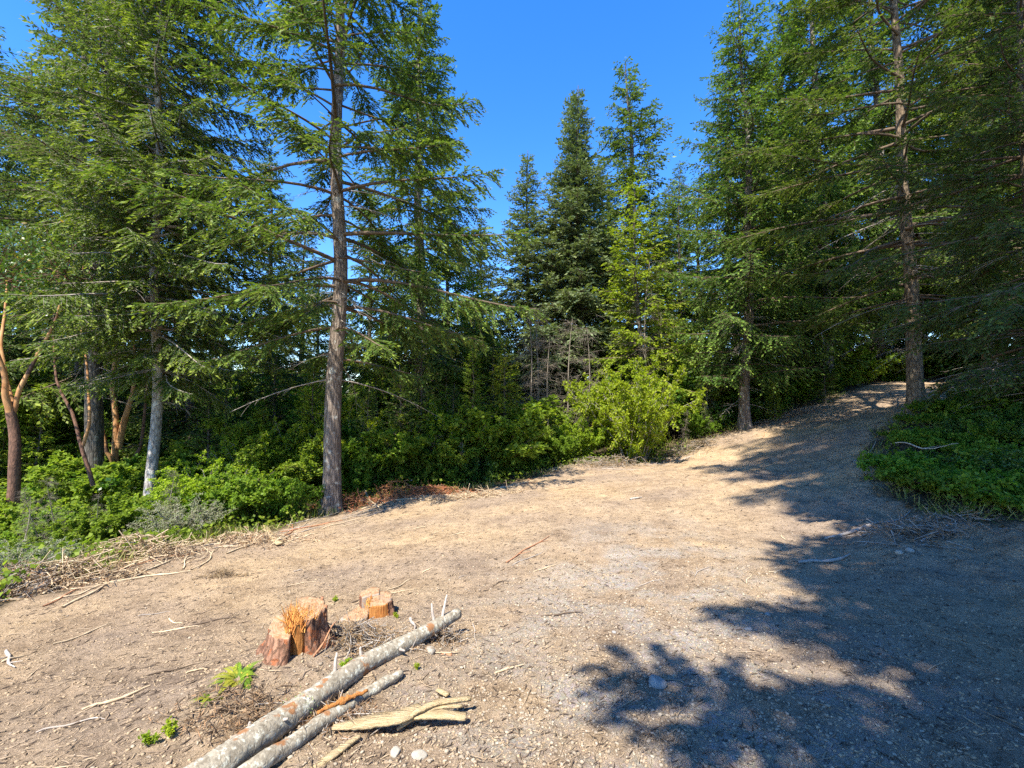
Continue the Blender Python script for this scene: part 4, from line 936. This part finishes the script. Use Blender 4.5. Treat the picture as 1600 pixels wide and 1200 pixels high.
named = [((128,1111),(235,1073),.008,'stick','long pale split stick on the dirt left of the split stump'),
 ((82,1008),(172,975),.008,'stick','pale stick on the dirt near the left border pointing to the brush'),
 ((238,990),(312,980),.007,'stick','pale stick lying level left of the split stump'),
 ((265,968),(285,976),.007,'stick','short pale stick just above the level stick'),
 ((2,1038),(42,1025),.009,'stick','short pale stick cut by the left border'),
 ((12,1018),(22,1045),.012,'stickgrey','dark upright twig piece near the left border'),
 ((505,795),(560,770),.02,'stickgrey','grey branch resting against the foot of the straight trunk'),
 ((545,760),(602,793),.022,'stickgrey','grey dead branch slanting right of the straight trunk'),
 ((556,772),(592,796),.028,'stick','thick pale branch slanting into the slash right of the trunk'),
 ((575,790),(640,745),.016,'stickgrey','grey curved branch rising into the bushes right of the trunk'),
 ((640,770),(660,742),.016,'stickgrey','bent grey branch standing in the orange slash'),
 ((100,878),(150,820),.018,'stickgrey','pale leaning branch in the brush near the left border'),
 ((95,876),(200,885),.014,'stickgrey','long grey branch lying level at the foot of the left brush'),
 ((640,968),(648,990),.012,'stickgrey','dark split twig just above the upper end of the long log'),
 ((490,1032),(525,1002),.006,'stickred','red brown twig leaning on the right of the split stump'),
 ((790,880),(858,838),.010,'stickred','brown branch lying in the middle of the dirt'),
 ((800,885),(850,862),.006,'stickgrey','thin grey twig beside the brown branch in the middle of the dirt'),
 ((740,975),(745,1010),.004,'stickgrey','thin grey twig right of the end of the long log'),
 ((985,782),(1003,778),.02,'stickgrey','small dark twig alone in the middle distance of the dirt'),
 ((1245,880),(1330,868),.02,'stickgrey','grey root lying at the edge of the shade'),
 ((1290,845),(1420,800),.018,'stickgrey','long root along the foot of the right bank'),
 ((1440,850),(1500,812),.016,'stickgrey','pale twig in the torn soil of the right bank'),
 ((1330,722),(1370,690),.02,'stickgrey','stick where the track meets the right bank'),
 ((1400,735),(1500,740),.010,'stickgrey','thin grey branch resting over the plants of the right bank')]
for i, (a, b, w_, mt, lab) in enumerate(named):
    l0, l1 = (0, 0)
    if 'slanting' in lab or 'rising' in lab or 'standing' in lab or 'leaning' in lab: l0, l1 = (.0, .35) if 'left border' in lab or 'rising' in lab else (.3, .0)
    if 'resting over' in lab: l0 = l1 = .45
    if 'red brown twig' in lab: l0, l1 = 0, .12
    stick(a, b, w_, mt, lab, seed=i, lift0=l0, lift1=l1, forks=2 if 'branch' in lab or 'twig' in lab else 0)
def edge_pt(t):
    q = POLY[1:13]; k = t * (len(q) - 1); i = min(int(k), len(q) - 2); f = k - i; return q[i] * (1 - f) + q[i + 1] * f, norm((q[i + 1] - q[i])[None])[0]
for i in range(130):
    t = rs.uniform(.10, .93) if i % 4 else rs.uniform(.1, .5); c, d = edge_pt(t); nrm_ = np.array([d[1], -d[0]]); off = abs(rs.randn()) * .75 - .35; c = c + nrm_ * off
    ang = rs.randn() * .38; dd = np.array([d[0] * math.cos(ang) - d[1] * math.sin(ang), d[0] * math.sin(ang) + d[1] * math.cos(ang)]); L = rs.uniform(.25, 1.25)
    a = c - dd * L / 2; b = c + dd * L / 2
    stick((a[0], a[1], 0), (b[0], b[1], 0), rs.uniform(.006, .015), ['stick', 'stick', 'stick', 'stickgrey', 'stickred'][rs.randint(5)], 'broken stick in the line of debris along the edge of the forest', 'broken sticks along the edge of the forest', seed=200 + i, bend=.07, forks=rs.randint(0, 3))
for i in range(46):
    r_ = 10 ** rs.uniform(.45, 1.12); a = rs.uniform(-.8, .75); x = r_ * math.sin(a); y = r_ * math.cos(a)
    if sdf(x, y)[0] < .3: continue
    th = rs.uniform(.2, 1.2); L = rs.uniform(.08, .35) * (1 + r_ * .05)
    stick((x, y, 0), (x + L * math.cos(th), y + L * math.sin(th), 0), rs.uniform(.003, .006) * (1 + r_ * .05), ['stick', 'stickgrey', 'twigdark', 'stick'][rs.randint(4)], 'small stick lying on the open dirt', 'small sticks on the open dirt', seed=400 + i, bend=.06, forks=rs.randint(0, 2))

# ------------------------------------------------------------------ slash: piles of dead twigs and red needles
def slash(px, py, rx, ry, h, n, label, nm='deadneedle', seed=0, green=0):
    x0, y0, z0 = hit(px, py); r = np.random.RandomState(seed); root = empty('brush_pile', (x0, y0, z0))
    p = np.stack([r.randn(n) * rx * .5, r.randn(n) * ry * .5], -1); zz = gfull(p[:, 0] + x0, p[:, 1] + y0) - z0 + r.rand(n) ** 1.6 * h * np.exp(-(p ** 2 / np.array([rx, ry]) ** 2).sum(1))
    p = np.concatenate([p, zz[:, None]], 1); d = norm(r.randn(n, 3) * [1, 1, .35]); L = r.uniform(.12, .5, n) * (.45 + .55 * (rx > .5)); u = np.linspace(-.5, .5, 5)[None, :, None]
    sd = norm(np.cross(d, [0, 0, 1.0])); P = p[:, None] + d[:, None] * L[:, None, None] * u + sd[:, None] * (r.randn(n)[:, None, None] * .25 * L[:, None, None] * u ** 2)
    V, Fq = tubes(P, r.uniform(.003, .008, (n, 1)) * (.5 + .5 * (rx > .5)) * np.array([[1, .9, .8, .6, .3]]), 4)
    ob('twigs', mesh_np('twigs', V, Fq, M['stickred' if nm == 'deadorange' else ('twigdark' if seed in (13, 17) else ('stick' if seed in (9, 11, 8, 7) else 'twig'))]), root)
    m = n * 14; j = r.randint(0, n, m); q = r.uniform(-.5, .5, m); pp = p[j] + d[j] * (L[j] * q)[:, None]
    V, Fq = blades(pp, norm(d[j] + r.randn(m, 3) * .7), norm(r.randn(m, 3)), r.uniform(.02, .05, m) * (1 + .5 * (rx > .5)), np.full(m, .0022 + .003 * (rx > .5)))
    ob('dead_needles', mesh_np('dead_needles', V, Fq, M[nm], tint=r.rand(m), tint2=(r.rand(m) < .35) * r.rand(m)), root); tag(root, label, 'brush pile')
slash(545, 792, .9, .5, .35, 220, 'pile of reddish dead twigs at the right foot of the straight trunk', seed=1, nm='deadorange')
slash(618, 776, .8, .45, .40, 190, 'orange dead fir boughs under the bushes right of the trunk', seed=3, nm='deadorange')
slash(670, 772, 1.0, .4, .25, 190, 'flat spread of orange dead needles beside the bushes', seed=5, nm='deadorange')
slash(745, 778, 1.1, .5, .14, 150, 'thin scatter of brown dead twigs in front of the left bushes', seed=7)
slash(950, 728, 1.3, .6, .35, 240, 'pile of pale dead twigs at the left foot of the large yellow green bush', seed=2)
slash(1085, 705, 1.4, .7, .35, 220, 'brown dead brush at the right foot of the large yellow green bush', seed=4)
slash(215, 872, .8, .4, .35, 260, 'brown dead boughs below the grey bush on the left', seed=9)
slash(110, 905, .8, .4, .28, 260, 'brown slash near the left border of the picture', seed=11)
slash(20, 925, .6, .4, .25, 220, 'grey and brown slash at the left border of the picture', seed=6)
slash(345, 900, .28, .12, .08, 60, 'small tuft of brown dead bough on the dirt', seed=13)
slash(395, 846, .9, .35, .15, 180, 'pale dead twigs along the brush line left of the straight trunk', seed=8)
slash(560, 1000, .32, .22, .10, 260, 'tangle of dead roots and twigs between the stumps and the log', seed=10)
slash(505, 1125, .26, .14, .03, 130, 'fine dead twigs packed between the long log and the thin log', seed=20)
slash(690, 1000, .14, .10, .10, 90, 'brown root tangle under the upper end of the long log', seed=15)
slash(365, 1115, .30, .18, .04, 110, 'brown dead stems on the soil left of the long log', seed=17)
slash(1240, 650, 1.3, .5, .2, 160, 'red brown dead needles at the left border of the track', seed=19)
slash(1450, 835, .7, .4, .12, 160, 'dead twigs in the torn soil at the foot of the right bank', seed=12)

# ------------------------------------------------------------------ stones
M['stone'] = plainmat('grey_stone', (.20, .19, .175), (.38, .36, .33), scale=7, bump=.4)
M['stonepale'] = plainmat('pale_stone', (.26, .23, .19), (.42, .38, .31), scale=9, bump=.4)
import bmesh
def stone_mesh(seed, sub=3):
    bm = bmesh.new(); bmesh.ops.create_icosphere(bm, subdivisions=sub, radius=1.0); r = np.random.RandomState(seed)
    cuts = [Vector(norm(r.randn(1, 3))[0]) for _ in range(9)]; ds = r.uniform(.62, .95, 9)
    for v in bm.verts:
        for c, d in zip(cuts, ds):
            q = v.co.dot(c)
            if q > d: v.co -= c * (q - d) * .85
        v.co *= 1 + .05 * math.sin(v.co.x * 5 + seed) * math.sin(v.co.y * 4)
    me = bpy.data.meshes.new('stone'); bm.to_mesh(me); bm.free()
    for p in me.polygons: p.use_smooth = True
    return me
for i, (px, py, r_, fl, mt, lab) in enumerate([(1026, 1072, .062, .7, 'stone', 'rounded grey stone at the tip of the tree shadow'), (1422, 862, .05, .7, 'stonepale', 'pale stone in the shade at the foot of the right bank'),
    (1405, 866, .04, .6, 'stonepale', 'smaller pale stone left of the pale stone in the shade'), (720, 1131, .018, .8, 'stonepale', 'small white stone beside the short pale board'),
    (618, 1178, .03, .6, 'stonepale', 'cream stone near the bottom below the boards'), (655, 1182, .035, .5, 'stonepale', 'broad cream stone right of the cream stone at the bottom'),
    (672, 1020, .045, .6, 'stonepale', 'pale clod like stone under the long log'), (1170, 985, .03, .6, 'stone', 'grey stone in the shade near the middle of the shadow'),
    (1200, 962, .028, .6, 'stone', 'grey stone slightly farther in the shadow'), (960, 990, .02, .6, 'stone', 'small grey stone left of the tree shadow')]):
    x, y, z = hit(px, py); me = stone_mesh(i + 1); me.materials.append(M[mt]); o = ob('stone', me); o.location = (x, y, z + r_ * fl * .25); o.scale = (r_, r_ * .8, r_ * fl); o.rotation_euler = (0, .1, i * 1.3 + (2.2 if i == 0 else 0)); tag(o, lab, 'stone')

# ------------------------------------------------------------------ gravel, clods, chips: nobody could count them
def scatter(n, rmin, rmax, seed, power=1.0, amin=-1.05, amax=1.05):
    r = np.random.RandomState(seed); rad = np.exp(r.uniform(np.log(rmin), np.log(rmax), n)); a = r.uniform(amin, amax, n)
    return rad * np.sin(a), rad * np.cos(a), rad, r
M['pebble'] = plainmat('gravel_stones', (.26, .21, .155), (.40, .335, .25), scale=30, tint=True, bump=.3)
M['clod'] = plainmat('dirt_clods', (.26, .195, .13), (.40, .30, .19), scale=30, tint=True, bump=.5)
M['chip'] = plainmat('wood_chips', (.22, .16, .11), (.42, .32, .21), scale=20, tint=True)
def rocks(name, n, seed, smin, smax, mt, rmin=1.2, rmax=15, gravelly=False, sink=.3):
    x, y, rad, r = scatter(n, rmin, rmax, seed); s = sdf(x, y); keep = s > .05
    if gravelly:
        g = np.exp(-((x - .6 - .28 * (y - 2)) / 1.3) ** 2) * (1 - sm(3.0, 7, y)) + .03; keep &= r.rand(n) < g * (.5 + 1.2 * (vnoise(x * 2.2, y * 2.2, 31) + .5))
    x, y, rad = x[keep], y[keep], rad[keep]; n = len(x); z = gfull(x, y)
    bm = bmesh.new(); bmesh.ops.create_icosphere(bm, subdivisions=1, radius=1.0); T0 = np.array([v.co for v in bm.verts]); F0 = np.array([[v.index for v in f.verts] for f in bm.faces]); bm.free()
    size = (smin + (smax - smin) * r.rand(n) ** 2.6) * (1 + rad * .10)
    T = T0[None] * (1 + r.randn(n, 12, 1) * .22) * (size[:, None] * np.stack([r.uniform(.7, 1.3, n), r.uniform(.7, 1.3, n), r.uniform(.4, .8, n)], -1))[:, None, :]
    a = r.rand(n) * 6.28; c, s_ = np.cos(a)[:, None], np.sin(a)[:, None]
    X = T[..., 0] * c - T[..., 1] * s_; Y = T[..., 0] * s_ + T[..., 1] * c
    V = np.stack([X + x[:, None], Y + y[:, None], T[..., 2] + (z + size * (.4 - sink))[:, None]], -1).reshape(-1, 3)
    Fq = (np.arange(n)[:, None, None] * 12 + F0[None]).reshape(-1, 3)
    o = ob(name, mesh_np(name, V, Fq, M[mt], tint=np.repeat(r.rand(n), len(F0)))); tag(o, kind='stuff'); return o
g = rocks('gravel', 42000, 71, .002, .009, 'pebble', rmax=9, gravelly=True, sink=.1); tag(g, 'pale gravel strewn over the middle of the clearing', 'gravel')
g = rocks('dirt_clods', 65000, 72, .002, .008, 'clod', rmax=22); tag(g, 'small clods of dry earth over the cleared ground', 'clods')
def chips(name, n, seed, Lr, wr, mt, rmax=16, label='', cat='', edge=0):
    x, y, rad, r = scatter(n, 1.3, rmax, seed); s = sdf(x, y); k = (s > -.3) & (r.rand(n) < np.where(s < 1.4, 1, .55) if edge else s > 0); x, y, rad = x[k], y[k], rad[k]; n = len(x)
    L = r.uniform(*Lr, n) * (1 + .07 * rad); a = .85 + r.randn(n) * .75; d = np.stack([np.cos(a), np.sin(a), r.randn(n) * .10], -1)
    p = np.stack([x, y, gfull(x, y) + .004], -1); u = np.linspace(-.5, .5, 4)[None, :, None]; sd = norm(np.cross(d, [0, 0, 1.0]))
    P = p[:, None] + d[:, None] * L[:, None, None] * u + sd[:, None] * (r.randn(n)[:, None, None] * .3 * L[:, None, None] * u ** 2)
    w = r.uniform(*wr, n) * (1 + .10 * rad)
    V, Fq = tubes(P, w[:, None] * np.array([[.5, 1, .9, .3]]), 3)
    o = ob(name, mesh_np(name, V, Fq, M[mt], tint=np.repeat(r.rand(n) ** 1.3, 9))); tag(o, label, cat, kind='stuff')
chips('wood_chips', 9000, 73, (.010, .045), (.001, .003), 'chip', label='chips and slivers of wood over the dirt', cat='wood chips')
chips('twig_litter', 2600, 74, (.05, .20), (.0012, .003), 'chip', label='fine twigs strewn over the dirt', cat='twigs', edge=1)
M['darkchip'] = plainmat('dark_bark_bits', (.06, .045, .035), (.17, .12, .08), scale=20, tint=True)
chips('bark_litter', 9000, 75, (.012, .05), (.001, .0035), 'darkchip', label='dark bits of bark and root in the dirt', cat='bark bits')

# ------------------------------------------------------------------ ground cover of the forest floor
def cover(name, n, seed, leaf, hmax, L, asp, smin, smax, label, rmax=20, up=.5, amin=-1.05, amax=1.05, dens=None):
    x, y, rad, r = scatter(n, 3, rmax, seed, amin=amin, amax=amax); s = sdf(x, y) + .4 * vnoise(x * 1.5, y * 1.5, seed); k = (s < smax) & (s > smin) & (vnoise(x * 1.2, y * 1.2, seed + 5) > -.18); x, y, rad = x[k], y[k], rad[k]; n = len(x)
    h = r.rand(n) ** 1.4 * hmax * (1 + .6 * vnoise(x * 1.3, y * 1.3, seed + 1)); p = np.stack([x, y, gfull(x, y) + h], -1)
    d = norm(np.stack([r.randn(n), r.randn(n), r.randn(n) * .3 + up], -1)); nn = norm(r.randn(n, 3) * .5 + [0, 0, 1 - up]); Ls = r.uniform(*L, n) * (1 + .03 * rad)
    V, Fq = blades(p, d, nn, Ls, Ls * asp, fold=.2); o = ob(name, mesh_np(name, V, Fq, M[leaf], tint=r.rand(n), tint2=(r.rand(n) < .15) * r.rand(n))); tag(o, label, 'ground cover', kind='stuff')
cover('ground_cover', 90000, 81, 'leafmid', .30, (.04, .08), .36, -9, -.15, 'leafy ground cover on the forest floor', rmax=26)
cover('grass', 80000, 82, 'grass', .02, (.07, .20), .03, -1.5, .10, 'dry and green grass along the edge of the clearing', up=1.6, rmax=24)
cover('leaf_litter', 40000, 83, 'deadneedle', .03, (.03, .06), .3, -2.5, .25, 'brown dead leaves and needles along the edge of the forest', up=.05, rmax=24)
# drop the data the copies did not need
for k in PROTO:
    pass
